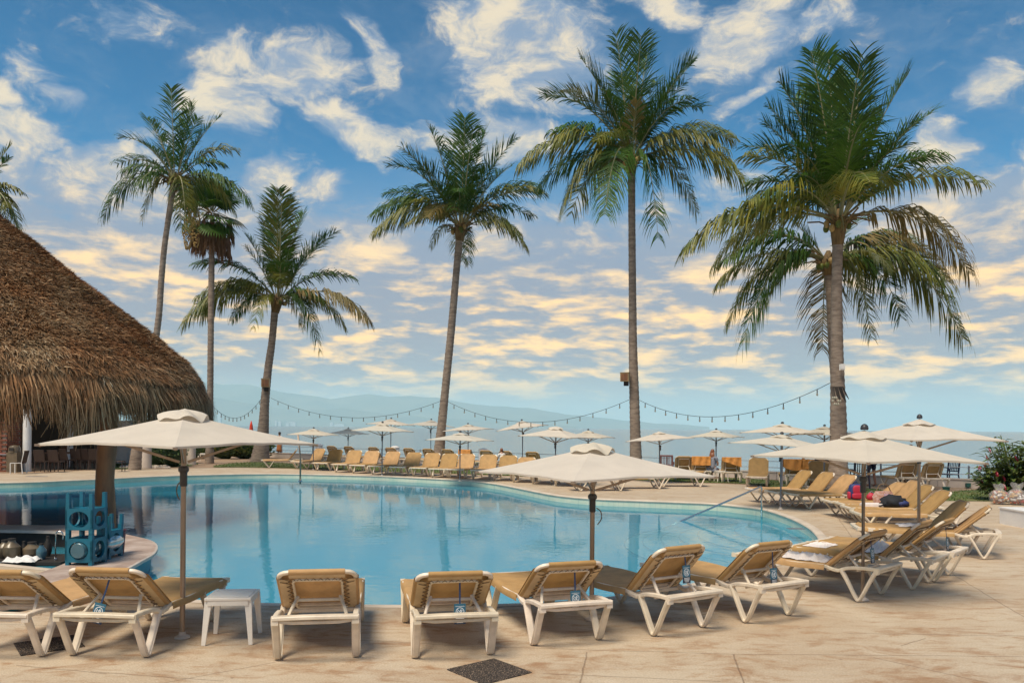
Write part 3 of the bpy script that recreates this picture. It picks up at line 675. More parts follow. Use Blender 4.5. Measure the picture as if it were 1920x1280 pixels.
# fan palm with a skirt of dead leaves
def fan_palm():
    Y = 44; rng = random.Random(5); path = [P(px, py, Y) for px, py in [(393,856),(394,760),(395,650),(396,560),(397,470),(397,420)]]
    path[0].z = -.1; base = Vector((path[0].x, Y, 0)); root = thing('fan_palm', 'fan palm with a brown skirt of dead leaves, behind the leaning palm', 'palm tree', base, 0, None)
    rel = [p - base for p in path]; trunk_mesh(rel, [.30,.24,.23,.22,.22,.2], root)
    cr_ = P(397, 400, Y) - base
    for i in range(34):
        an = rng.uniform(0, 2 * PI); el_ = rng.uniform(-50, 85); d = Vector((math.cos(an) * math.cos(R(el_)), math.sin(an) * math.cos(R(el_)), math.sin(R(el_))))
        st = cr_ + d * .15; hub = cr_ + d * rng.uniform(.9, 1.35); b = MB(); b.mi = 1; b.tube([st, (st + hub) / 2 + Vector((0, 0, .06)), hub], .022, 4); b.mi = 0
        sd = d.cross(Vector((0, 0, 1)));  sd = sd.normalized() if sd.length > .1 else Vector((1, 0, 0)); nu = sd.cross(d).normalized(); r = rng.uniform(.9, 1.25)
        for k in range(22):
            a = R(-125 + 250 * k / 21); dd = (d * math.cos(a) + sd * math.sin(a)).normalized(); rr = r * (1 - .25 * abs(a) / 2.2)
            m_ = hub + dd * rr * .6; e = hub + dd * rr * .8 + (dd * .5 + Vector((0, 0, -1)) * rng.uniform(.3, 1)).normalized() * rr * .3
            wv = nu.cross(dd) * .055
            b.add([hub, m_ + wv, m_ - wv, e], [(0, 1, 2), (2, 1, 3)])
        b.build('fan_leaf', ['frond_green' if rng.random() < .7 else 'frond_olive', 'rachis'], root)
    for i in range(46):
        an = rng.uniform(0, 2 * PI); b = MB(); z0 = rng.uniform(-.9, .15); s0 = cr_ + Vector((math.cos(an) * .18, math.sin(an) * .18, z0))
        hub = s0 + Vector((math.cos(an) * rng.uniform(.35, .85), math.sin(an) * .6, -rng.uniform(.4, .9)))
        b.tube([s0, hub], .02, 4)
        for k in range(14):
            e = hub + Vector((rng.uniform(-.28, .28), rng.uniform(-.28, .28), -rng.uniform(.6, 1.35))); m_ = (hub + e) / 2 + Vector((rng.uniform(-.06, .06), 0, 0)); wv = Vector((.035, .02, 0))
            b.add([hub, m_ + wv, m_ - wv, e], [(0, 1, 2), (2, 1, 3)])
        b.build('dead_leaf', 'skirt', root)
    for (px, py) in [(358,400),(368,425),(352,430)]:
        c = P(px, py, Y - .8) - base; b = MB(); b.tube([cr_, (cr_ + c) / 2 + Vector((0, 0, .7)), c + Vector((0, 0, .8))], .03, 5)
        for k in range(230):
            z = rng.uniform(-1.1, .8); r = .28 * (1 - abs(z + .1) / 1.5); a = rng.uniform(0, 2 * PI)
            q_ = c + Vector((math.cos(a) * r, math.sin(a) * r, z)); b.ball(q_, .045, 4, 3)
        b.build('fruit_cluster', 'fruit', root)
fan_palm()

# ================================================================== PALAPA (thatched roof)
PC = Vector((-14.0, 18.5, 0)); PR = 6.45
pal = thing('palapa', 'huge round brown palm-thatch roof over the swim-up bar', 'thatched roof', PC)
def roof_z(r, th=0.0):
    base = 8.45 - .815 * r
    if r < 2: base -= .0
    if r > 6.0: base -= (r - 6.0) ** 2 * 1.2
    return base + .05 * math.sin(th * 9) * min(1, r / 6) + .085 * noise.noise(Vector((r * math.cos(th) * 1.1, r * math.sin(th) * 1.1, 5.0))) + .03 * (((r * 1.45) % 1.0) - .5)
b = MB(); n = 96; rs = [0.05, 1, 2, 3, 4, 5, 5.6, 6.0, 6.3, PR]
vs = [(r * math.cos(2 * PI * a / n), r * math.sin(2 * PI * a / n), roof_z(r) - .05) for r in rs for a in range(n)]
b.add(vs, [(i * n + a, (i + 1) * n + a, (i + 1) * n + (a + 1) % n, i * n + (a + 1) % n) for i in range(len(rs) - 1) for a in range(n)])
# inner skin and thick eave
vs = [(r * math.cos(2 * PI * a / n), r * math.sin(2 * PI * a / n), z) for r, z in ((PR, roof_z(PR) - .05), (PR - .12, roof_z(PR) - .40), (PR - .7, roof_z(PR) - .15), (3, 5.0), (.05, 7.6)) for a in range(n)]
b.add(vs, [(i * n + a, (i + 1) * n + a, (i + 1) * n + (a + 1) % n, i * n + (a + 1) % n) for i in range(4) for a in range(n)])
b.build('roof_shell', 'thatch_base', pal, smooth=True)
def strands(name, cnt, gen):
    vs, fs, tone = [], [], []
    for _ in range(cnt):
        g = gen()
        if not g: continue
        pts_, wv, t_ = g; o = len(vs); k = len(pts_)
        for i, p in enumerate(pts_):
            ww = wv * (1 - .75 * i / (k - 1)); vs.append(p - ww); vs.append(p + ww); tone += [t_, t_]
        for i in range(k - 1): fs.append((o + 2 * i, o + 2 * i + 1, o + 2 * i + 3, o + 2 * i + 2))
    me = bpy.data.meshes.new(name); me.from_pydata([tuple(v) for v in vs], [], fs); me.materials.append(MATS['thatch'])
    at_ = me.attributes.new('tone', 'FLOAT', 'POINT'); at_.data.foreach_set('value', tone)
    o = link(name, me, pal); o['kind'] = 'stuff'; return o
rt = random.Random(11)
camdir = math.atan2(-PC.y, -PC.x)
def g_roof():
    r = math.sqrt(rt.uniform(.3, PR ** 2 * .98)); th = camdir + (rt.uniform(-1.75, 1.75) if rt.random() < .93 else rt.uniform(1.7, 4.6))
    er = Vector((math.cos(th), math.sin(th), 0)); et = Vector((-math.sin(th), math.cos(th), 0))
    dz = (roof_z(r + .02, th) - roof_z(r - .02, th)) / .04; dn = (er + Vector((0, 0, dz))).normalized(); nr = et.cross(dn).normalized()
    if nr.z < 0: nr = -nr
    p = er * r + Vector((0, 0, roof_z(r, th))); L = rt.uniform(.06, .17); yaw = rt.gauss(0, .55)
    d = (dn * math.cos(yaw) + et * math.sin(yaw)).normalized(); lift = rt.uniform(.0, .10)
    a = p + nr * rt.uniform(-.01, .045); e = a + d * L + nr * lift
    if r > PR - .4: e.z -= .05
    m_ = (a + e) / 2 + nr * .015
    t_ = min(1, max(0, rt.gauss(.50, .27) + .16 * noise.noise(Vector((p.x * .8, p.y * .8, p.z * .8))) + .16 * (((r * 1.45) % 1.0) - .5))); sd = d.cross(nr) * rt.uniform(.006, .014)
    return [a, m_, e], sd, t_
strands('thatch', 235000, g_roof)
def g_eave():
    th = camdir + rt.uniform(-1.9, 1.9); er = Vector((math.cos(th), math.sin(th), 0)); et = Vector((-math.sin(th), math.cos(th), 0))
    lay = rt.random(); r = PR - .55 * lay ** 1.5 + .02
    z0 = roof_z(r, th) + rt.uniform(-.10, .04) ; L = rt.uniform(.45, 1.0) * (1 + .35 * noise.noise(Vector((th * 7, 0, 0)))) * (1.18 if math.sin(th * 23) > .3 else 1)
    # deep sagging bunches
    a = er * r + Vector((0, 0, z0)); sw = rt.gauss(0, .14) + .35 * noise.noise(Vector((th * 9, 3, 0)))
    out = rt.uniform(.05, .32) * (1 - lay * .8)
    m_ = a + er * out * .7 + et * sw * L * .4 + Vector((0, 0, -L * .42)); e = a + er * out + et * sw * L + Vector((0, 0, -L))
    t_ = min(1, max(0, rt.gauss(.50 - .18 * lay, .24)))
    return [a, m_, e], et * rt.uniform(.008, .018), t_
strands('eave_fringe', 30000, g_eave)
for (px, Y) in [(200, 16.6), (-70, 15), (-80, 22)]:
    c = P(px, 800, Y); c.z = 0
    b = MB(); q_ = []; sc2 = []
    for i in range(13):
        z = -.9 + 3.6 * i / 12; q_.append(Vector((.03 * math.sin(i * .8), 0, z))); sc2.append(.185 * (1 + .05 * math.sin(i * 1.7)))
    b.sweep(q_, [(math.cos(2 * PI * a / 16), math.sin(2 * PI * a / 16)) for a in range(16)], up=Vector((0, 1, 0)), scales=sc2)
    b.build('post', 'wood_post', pal, smooth=True, loc=c - PC)
b = MB()
for k in range(20):
    th = 2 * PI * k / 20; er = Vector((math.cos(th), math.sin(th), 0)); b.tube([er * (PR - .4) + Vector((0, 0, roof_z(PR) - .28)), er * .4 + Vector((0, 0, 7.2))], .06, 6)
tag(b.build('rafter', 'wood_post', pal), kind='stuff')

# ---- swim-up bar: sunken well ringed by a counter
def bar():
    T = .10
    fl = lambda l: [Vector((p_.x, p_.y, 0)) for p_ in (G(a, b_, T) for a, b_ in l)]
    outer = fl([(-200,976),(-80,980),(0,983),(70,984),(140,985),(205,995),(255,1005),(283,1013),(292,1023),(286,1036),(264,1049),(232,1066),(180,1088),(100,1113),(0,1136),(-160,1165)])
    inner = fl([(-180,988),(-80,991),(0,993),(70,994),(120,997),(142,1012),(144,1036),(128,1052),(80,1071),(20,1090),(-60,1108),(-150,1120)])
    def ccw(r):
        a = sum(p.x * q.y - q.x * p.y for p, q in zip(r, r[1:] + r[:1])); return r if a > 0 else list(reversed(r))
    o_ = ccw(catmull(outer, 6, closed=True)); i_ = ccw(catmull(inner, 6, closed=True))
    root = thing('swim_up_bar', 'curved sunken swim-up bar counter with teal side, under the thatch', 'bar counter', (-9, 13, 0))
    L0 = Vector((-9, 13, 0))
    def sh(r, z): return [Vector((p.x, p.y, z)) - L0 for p in r]
    tri = geometry.tessellate_polygon([[Vector((p.x, p.y, 0)) for p in o_], [Vector((p.x, p.y, 0)) for p in i_]])
    for nm, z, m, pr in (('counter_top', T, 'counter', None),):
        vs = sh(o_, z) + sh(i_, z); fs = []
        for a, b_, c in tri:
            A, B, C = vs[a], vs[b_], vs[c]; fs.append((a, b_, c) if (B - A).cross(C - A).z > 0 else (a, c, b_))
        MB().add(vs, fs).build(nm, m, root)
    def st(name, rings, m):
        b = MB(); n = len(rings[0]); b.add([v for r in rings for v in r], [(k * n + i, k * n + (i + 1) % n, (k + 1) * n + (i + 1) % n, (k + 1) * n + i) for k in range(len(rings) - 1) for i in range(n)])
        return b.build(name, m, root, smooth='auto')
    def sofs(r, d): return offs(r, d)
    st('counter_edge', [sh(o_, T), sh(sofs(o_, .03), T - .01), sh(sofs(o_, .035), T - .05), sh(sofs(o_, -.05), T - .06)], 'counter_edge')
    st('bar_wall', [sh(sofs(o_, -.05), T - .06), sh(sofs(o_, -.12), PD)], 'teal_paint')
    st('inner_edge', [sh(i_, T), sh(sofs(i_, -.02), T - .05), sh(sofs(i_, .05), T - .06)], 'counter_edge')
    st('well_wall', [sh(sofs(i_, .05), T - .06), sh(sofs(i_, .05), -.95)], 'dark')  # near-black walls, floor and cabinet: shade of the well put into the colour
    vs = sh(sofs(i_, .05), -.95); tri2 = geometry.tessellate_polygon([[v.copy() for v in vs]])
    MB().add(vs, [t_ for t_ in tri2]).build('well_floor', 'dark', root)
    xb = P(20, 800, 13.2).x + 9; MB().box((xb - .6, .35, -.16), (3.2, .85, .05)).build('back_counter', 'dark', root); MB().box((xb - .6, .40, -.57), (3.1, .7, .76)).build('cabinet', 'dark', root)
bar()

# ================================================================== LOUNGERS
HINGE = Vector((0, -.33, .385)); BL = .66
def side_bar(b, prof, x, wd, th):
    b.bar([Vector((x, y, z)) for y, z in prof], wd, th, up=Vector((0, 0, 1)))
def vleg(y0, y1, yb, z0, z1):
    raw = [Vector((0, y0, z0)), Vector((0, y0 + (yb - y0) * .35, z0 * .66)), Vector((0, yb - (yb - y0) * .22, .075)), Vector((0, yb, .018)), Vector((0, yb + (y1 - yb) * .22, .075)), Vector((0, y1 - (y1 - yb) * .35, z1 * .66)), Vector((0, y1, z1))]
    p = catmull(raw, 3); b = MB(); n = len(p)
    a, c = .030, .019
    pr = [(c, -a + .008), (c, a - .008), (c - .008, a), (-c + .008, a), (-c, a - .008), (-c, -a + .008), (-c + .008, -a), (c - .008, -a)]
    b.sweep(p, pr, up=Vector((1, 0, 0)), scales=[1.15 - .25 * math.sin(PI * i / (n - 1)) for i in range(n)])
    # inner rib that makes the channel section
    b.sweep([q_ + Vector((0, 0, .0)) for q_ in p], [(.006, -.036), (.006, .036), (-.006, .036), (-.006, -.036)], up=Vector((1, 0, 0)))
    return b
W2 = .345
def lounger_meshes():
    M = {}
    rail = [(-.97, .415), (-.86, .418), (-.72, .41), (-.60, .392), (-.50, .352), (-.40, .362), (-.32, .385), (-.1, .378), (.3, .372), (.7, .378), (.90, .38), (.965, .362)]
    b = MB()
    for s in (-1, 1):
        b.bar(catmull([Vector((s * W2, y, z)) for y, z in rail], 3), .050, .042)
        b.box((s * W2, -.965, .40), (.062, .05, .075)); b.box((s * (W2 + .006), .93, .372), (.055, .11, .05))
    b.bar([Vector((-W2 - .02, -.955, .418)), Vector((-.1, -.965, .424)), Vector((.1, -.965, .424)), Vector((W2 + .02, -.955, .418))], .085, .034)
    b.bar([Vector((-W2, -.955, .394)), Vector((-.2, -.955, .375)), Vector((.2, -.955, .375)), Vector((W2, -.955, .394))], .03, .03)
    b.bar([Vector((-W2 - .02, .955, .366)), Vector((W2 + .02, .955, .366))], .07, .05)
    b.bar([Vector((-W2, -.36, .35)), Vector((W2, -.36, .35))], .04, .04); b.bar([Vector((-W2, .25, .335)), Vector((W2, .25, .335))], .04, .03)
    M['frame'] = b.build('frame', 'plastic_white', None, smooth='auto')
    M['leg_r'] = vleg(-.955, -.53, -.745, .39, .37).build('leg', 'plastic_white', None, smooth='auto')
    M['leg_f'] = vleg(.36, .90, .60, .355, .355).build('leg', 'plastic_white', None, smooth='auto')
    # seat sling: wraps the rails
    def seat(u, v):
        y = -.325 + 1.235 * v; k = u * 2 - 1; top = .416 + .006 * math.cos(v * 9) - .018 * (1 - k * k) + (.012 if v > .93 else 0)
        ax = abs(k)
        if ax > .88: x = math.copysign(W2 + .034, k); z = top - .010 - (ax - .88) / .12 * .075
        else: x = k / .88 * (W2 + .026); z = top - .004 * (ax > .8)
        if v > .97: z -= .02
        return (x, y, z)
    b = MB(); b.grid(20, 24, seat); M['seat_sling'] = b.build('seat_sling', 'sling', None, smooth=True)
    # backrest, hinge-local, lying flat towards -y
    hw = .335; r = .085; b = MB(); ring = []
    for cx_, cy_, a0 in ((hw - r, -(BL - r), -90), (-(hw - r), -(BL - r), -180)):
        pass
    path = [Vector((hw, .0, 0)), Vector((hw, -(BL - r) * .5, 0))] + [Vector((hw - r + r * math.cos(R(a)), -(BL - r) - r * math.sin(R(a)), 0)) for a in (0, 22, 45, 68, 90)] + [Vector((0, -BL, .0))] + [Vector((-(hw - r) - r * math.sin(R(a)), -(BL - r) - r * math.cos(R(a)), 0)) for a in (0, 22, 45, 68, 90)] + [Vector((-hw, -(BL - r) * .5, 0)), Vector((-hw, 0, 0))]
    b.bar(path, .040, .032); b.bar([Vector((-hw, -.02, 0)), Vector((hw, -.02, 0))], .04, .035)
    M['backrest_frame'] = b.build('backrest_frame', 'plastic_white', None, smooth='auto')
    # inner moulded panel frame seen from behind
    iw = .215; b = MB(); ip = []
    for (cx_, cy_, a0) in ((iw - .04, -.06, 0), (-(iw - .04), -.06, 90), (-(iw - .04), -.53, 180), (iw - .04, -.53, 270)):
        for a in (0, 30, 60, 90): ip.append(Vector((cx_ + .04 * math.cos(R(a0 + a)), cy_ + .04 * math.sin(R(a0 + a)), -.030)))
    b.bar(ip, .022, .022, closed=True)
    for s in (-1, 1): b.tube([Vector((s * iw, -.26, -.035)), Vector((s * (iw - .02), -.28, -.06))], .010, 6)
    M['inner_frame'] = b.build('inner_frame', 'plastic_white', None, smooth='auto')
    # back sling: front face, wraps over sides and middle of the top edge
    tw = hw - r - .005
    def bs(u, v):
        k = u * 2 - 1; y = .01 - (BL + .005) * v; ax = abs(k); z = .024 - .020 * (1 - k * k) * math.sin(PI * min(1, v * 1.05))
        wlim = hw + .028
        if v > .86: wlim = hw + .028 - (v - .86) / .14 * (hw + .028 - tw)
        return (k * wlim, y, z)
    b = MB(); b.grid(16, 20, bs)
    b.grid(12, 4, lambda u, v: ((u * 2 - 1) * tw, -BL - .005 - .028 * math.sin(PI * v), .026 * math.cos(PI * v)))
    for s in (-1, 1): b.grid(4, 14, lambda u, v: (s * (hw + .028 * math.sin(PI * u)), .01 - .575 * v, .026 * math.cos(PI * u)))
    M['back_sling'] = b.build('back_sling', 'sling', None, smooth=True)
    b = MB()
    for s in (-1, 1):
        b.grid(3, 14, lambda u, v: (s * (hw + .002 - (.085 + .012 * math.sin(v * 40)) * u), -.0 - .585 * v, -.027 - .006 * math.sin(u * 3)))
    b.grid(16, 3, lambda u, v: ((u * 2 - 1) * tw, -BL + (.062 + .008 * math.sin(u * 44)) * v, -.027))
    M['sling_flap'] = b.build('sling_flap', 'sling_flap', None, smooth=True)
    b = MB(); zc = -.038
    for s in (-1, 1):
        pth = []
        for i in range(15): pth.append(Vector((s * ((hw - .06) if i % 2 else (iw + .005)), -.04 - .038 * i, zc)))
        b.tube(pth, .0035, 4)
    pth = [Vector((-tw + 2 * tw * i / 16, -BL + (.045 if i % 2 else .10), zc)) for i in range(17)]; b.tube(pth, .0035, 4)
    for s in (-1, 1):
        b.tube([Vector((s * (iw - .01), -.54, zc)), Vector((s * (hw - .03), -.62, zc))], .0035, 4); b.tube([Vector((s * (iw), -.50, zc)), Vector((s * (hw - .01), -.55, zc))], .0035, 4)
    M['lacing'] = b.build('lacing', 'cord', None)
    for o in M.values(): COL.objects.unlink(o)
    return {k: o.data for k, o in M.items()}
LM = lounger_meshes(); PROP = {}
def prop_mesh(ang):
    ang = int(round(ang))
    if ang in PROP: return PROP[ang]
    a = R(ang); top = Vector((0, HINGE.y - .27 * math.cos(a) - .02, HINGE.z + .27 * math.sin(a) - .03)); bot = Vector((0, min(top.y - .14, -.72) if ang < 60 else -.62, .385)); b = MB()
    for s in (-1, 1):
        b.bar([top + Vector((s * .19, 0, 0)), (top + bot) / 2 + Vector((s * .225, 0, .0)), bot + Vector((s * .255, 0, 0))], .028, .026)
    b.bar([top + Vector((-.20, 0, -.03)), top + Vector((.20, 0, -.03))], .03, .03); b.bar([bot + Vector((-.32, 0, -.01)), bot + Vector((.32, 0, -.01))], .022, .022)
    o = b.build('prop', 'plastic_white', None, smooth='auto'); COL.objects.unlink(o); PROP[ang] = o.data; return o.data
def lounger(pos, head, ang, label, group, fabric=None):
    """head: compass heading of the foot end in degrees, 0 = away from the camera, positive clockwise"""
    root = thing('sun_lounger', label, 'sun lounger', (pos.x, pos.y, 0.004), -R(head), group)
    fr = link('frame', LM['frame'], root)
    for s in (-1, 1):
        link('leg', LM['leg_r'], root, (s * W2, 0, 0)); link('leg', LM['leg_f'], root, (s * W2, 0, 0))
    link('seat_sling', LM['seat_sling'], root)
    bf = link('backrest_frame', LM['backrest_frame'], root, HINGE, (-R(ang), 0, 0))
    link('inner_frame', LM['inner_frame'], bf); link('lacing', LM['lacing'], bf)
    bs = link('back_sling', LM['back_sling'], root, HINGE, (-R(ang), 0, 0)); link('sling_flap', LM['sling_flap'], bs)
    link('prop', prop_mesh(ang), root)
    return root
def local2world(root, v):
    a = root.rotation_euler.z; c, s = math.cos(a), math.sin(a); return Vector((root.location.x + v[0] * c - v[1] * s, root.location.y + v[0] * s + v[1] * c, root.location.z + v[2]))
def by_point(px, py, head, lx, ly, z=0.0):
    g = G(px, py, z); a = -R(head); c, s = math.cos(a), math.sin(a)
    return Vector((g.x - (lx * c - ly * s), g.y - (lx * s + ly * c), 0))
NEARG = 'sun loungers lined up along the near pool edge'
near_l = [ # px, py of the middle between the rear feet, heading, back angle, label
 (8,1229,2,41,'leftmost lounger, cut by the left edge of the photo'),
 (207,1230,3,41,'lounger beside the white side table, wearing a blue tag, left of the table'),
 (592,1234,-8,44,'untagged lounger right of the white side table, back straight to the viewer'),
 (851,1230,-12,43,'tagged lounger just left of the middle parasol pole'),
 (1063,1204,-19,41,'tagged lounger standing right at the middle parasol pole'),
 (1272,1184,-31,46,'tagged lounger first to the right of the middle parasol, with rumpled seat sling'),
 (1441,1160,-32,46,'tagged lounger second to the right of the middle parasol'),
 (1631,1121,-43,44,'lounger with crumpled white towels on its seat, below the right parasol pole'),
 (1726,1099,-46,45,'lounger with a white towel against its raised back'),
 (1766,1084,-48,42,'lounger behind the white towel one, dark blue tag hanging from it'),
 (1842,1043,-62,44,'rightmost lounger of the curved row, its white rear frame nearest the right edge')]
LN = []
for px, py, hd, an, lab in near_l:
    p = by_point(px, py, hd, 0, -.745); LN.append(lounger(p, hd + 1.0 * math.sin(len(LN) * 2.3), an - (5 if len(LN) < 5 else 1) + 2.2 * math.sin(len(LN) * 1.7), lab, NEARG))
EG = 'sun loungers bunched at the right end of the pool'
# E group: given by hinge pixel at z .39
E = []
for px, py, hd, an, lab in [(1752,990,-76,46,'lounger with a plain seat, just behind the rightmost one of the curved row'),(1727,962,-82,44,'pinkish tan lounger right of the rear parasol pole, behind the curved row'),
    (1700,951,-84,47,'yellowish lounger carrying the dark blue jacket'),(1682,944,-86,52,'lounger carrying the woven handbag'),(1650,938,-88,40,'lounger with worn back sling, carrying the red and blue backpack')]:
    E.append(lounger(by_point(px, py, hd, 0, -.33, .39), hd, an, lab, EG))
DG = 'sun loungers beyond the pool handrail'
for px, py, hd, an, lab in [(1517,954,-99,46,'nearest lounger beyond the handrail, sling slipping off its back'),(1480,949,-99,50,'second lounger beyond the handrail'),(1441,943,-99,50,'third lounger beyond the handrail, under the parasol')]:
    lounger(by_point(px, py, hd, -W2, .60), hd, an, lab, DG)
lounger(by_point(1419,912,-160,0,.6), -160, 66, 'lounger facing the pool with a steep back, left of the folding parasol pole', DG)
lounger(by_point(1548,921,-178,0,.2), -176, 68, 'lounger with a tall steep back right in front of the dark shirted person', DG)
ORD = ['first','second','third','fourth','fifth','sixth','seventh','eighth','ninth','tenth','eleventh','twelfth','thirteenth','fourteenth','fifteenth','sixteenth']
AG = 'sun loungers in the front row across the pool'
arow = [(505,876,-105,52),(566,879,-150,58),(607,882,-165,58),(643,885,-165,58),(676,887,-165,58),(712,889,-160,58),(752,891,-160,56),(790,893,-163,56),(825,895,-165,56),(858,896,-165,56),(903,898,-168,56),(943,901,-170,56),(980,904,-172,50),(1017,907,-172,30),(1060,911,-172,30)]
A = []
for i, (px, py, hd, an) in enumerate(arow):
    A.append(lounger(by_point(px, py, hd, 0, .6), hd, an, f'{ORD[i]} lounger from the left in the front row across the pool', AG))
CG = 'sun loungers lying side-on behind the middle parasol'
for i, (px, py, hd, an) in enumerate([(1118,919,-97,16),(1192,915,-95,14),(1270,911,-93,14)]):
    lounger(by_point(px, py, hd, 0, 0), hd, an, ['left','middle','right'][i] + ' one of the three side-on loungers partly hidden by the middle parasol', CG)
BG = 'sun loungers facing the sea along the railing'
def railpt(px, back):
    u = (px - CX) / F; # intersect view ray with line offset from the wall
    A0 = RA - rnor * back; k = (u * A0.y - A0.x) / (rdir.x - u * rdir.y); return A0 + rdir * k
Bl = {}
bpx = [636,668,714,746,780,816,852,886,924,960,1010,1281,1312,1368,1487,1522,1690,1736]
for i, px in enumerate(bpx):
    hd = 30 if px < 1100 else (8 if px < 1600 else 2); an = 60
    lab = f'{ORD[i]} lounger from the left in the row along the railing, seen from behind' if i < 11 else ['lounger by the railing left of the long haired person', 'orange towelled lounger by the railing left of the long haired person','orange towelled lounger by the railing right of the long haired person','left lounger of the pair under wide orange towels by the railing','right lounger of the pair under wide orange towels by the railing','left of the two upright loungers seen from behind near the navy chair','right of the two upright loungers seen from behind near the navy chair'][i - 11]
    p = railpt(px, 2.4 if px < 1100 else (2.6 if px < 1600 else 1.6)); Bl[px] = lounger(p, hd, an, lab, BG)

# ================================================================== PARASOLS
V0 = 0.0
def parasol_meshes():
    M = {}; Rr = 1.5; Hc = .40; b = MB(); nseg = 4; sub = 10; rings = [.0, .12, .25, .4, .55, .7, .85, 1.0]
    def cp(t, a, sag=1.0):
        k = a / (2 * PI) * nseg; f = k - math.floor(k); ca = math.cos(PI / nseg) / math.cos((f - .5) * 2 * PI / nseg)
        z = Hc * (1 - t) ** 1.0 * (1 - .10 * t) + sag * (.030 * math.sin(PI * f) * t - .022 * math.sin(PI * t) * math.sin(PI * f) + .006 * math.sin(5 * PI * f + 2 * t) * t * math.sin(PI * f))
        return Vector((Rr * t * ca * math.cos(a), Rr * t * ca * math.sin(a), z))
    n = nseg * sub
    vs = [cp(t, 2 * PI * a / n) for t in rings for a in range(n)]
    b.add(vs, [(i * n + a, (i + 1) * n + a, (i + 1) * n + (a + 1) % n, i * n + (a + 1) % n) for i in range(len(rings) - 1) for a in range(n)])
    edge = [cp(1.0, 2 * PI * a / n) for a in range(n)]
    vs = edge + [v + Vector((0, 0, -.028)) for v in edge] + [Vector((v.x * .985, v.y * .985, v.z - .028)) for v in edge]
    b.add(vs, [(k * n + a, (k + 1) * n + a, (k + 1) * n + (a + 1) % n, k * n + (a + 1) % n) for k in range(2) for a in range(n)])
    M['canopy'] = b
    b = MB()
    for k in range(4): b.bar([cp(t, k * PI / 2) + Vector((0, 0, .004)) for t in rings[1:]], .030, .006)
    M['seam'] = b
    for nm, am, r0 in (('vent', .030, .30), ('vent_rumpled', .060, .28)):
        b = MB(); m_ = 60; rg_ = random.Random(2); rows = [0, .2, .4, .6, .8, 1.0]; vs = []
        for t in rows:
            for a in range(m_):
                an = 2 * PI * a / m_; r = r0 * t * (1 + .06 * math.sin(3 * an + 1)); bow = math.sqrt(max(0, 1 - (t * .96) ** 2)) if nm == 'vent_rumpled' else (1 - t)
                z = Hc * .86 + .012 + (.11 if nm == 'vent_rumpled' else .10) * bow - .0 * t + am * t ** 2 * (math.sin(6 * an) * .5 + .35 * math.sin(4 * an + 2) * (nm == 'vent_rumpled')) - (.045 * t if nm == 'vent_rumpled' else .03 * t)
                if nm == 'vent_rumpled': z += .02 * noise.noise(Vector((r * 9, an * 2, 0)))
                vs.append((r * math.cos(an), r * math.sin(an), z))
        b.add(vs, [(i * m_ + a, (i + 1) * m_ + a, (i + 1) * m_ + (a + 1) % m_, i * m_ + (a + 1) % m_) for i in range(len(rows) - 1) for a in range(m_)])
        M[nm] = b
    ribs = MB(); ribs.bar([Vector((.06, 0, Hc - .05)), Vector((Rr * .5, 0, Hc * .5 * .95 - .035)), Vector((Rr - .01, 0, -.032))], .022, .026); ribs.box((Rr - .02, 0, -.02), (.10, .045, .03)); M['rib'] = ribs
    st = MB(); st.bar([Vector((.045, 0, -.25)), Vector((Rr * .60, 0, Hc * .36 - .05))], .024, .036); M['strut'] = st
    M['hub'] = MB().lathe([(.031, -.42), (.035, -.41), (.035, -.29), (.040, -.28), (.050, -.27), (.050, -.24), (.033, -.22)], n=12)
    M['finial'] = MB().lathe([(.05, Hc + .06), (.055, Hc + .09), (.045, Hc + .13), (.02, Hc + .155), (.002, Hc + .16)], n=12)
    M['cord'] = MB().tube(catmull([Vector((.055, 0, -.38)), Vector((.11, 0, -.42)), Vector((.12, 0, -.50)), Vector((.07, 0, -.56))], 4), .006, 5)
    out = {}
    mm = {'canopy': 'canvas', 'seam': 'canvas', 'vent': 'canvas', 'vent_rumpled': 'canvas', 'rib': 'pole_metal', 'strut': 'pole_metal', 'hub': 'pole_dark', 'finial': 'pole_dark', 'cord': 'cord'}
    for k_, b in M.items():
        o = b.build(k_, mm[k_], None, smooth='auto')
        if k_ == 'canopy': o.data.set_sharp_from_angle(angle=R(5))
        COL.objects.unlink(o); out[k_] = o.data
    return out
PM = parasol_meshes()
POLES = {}
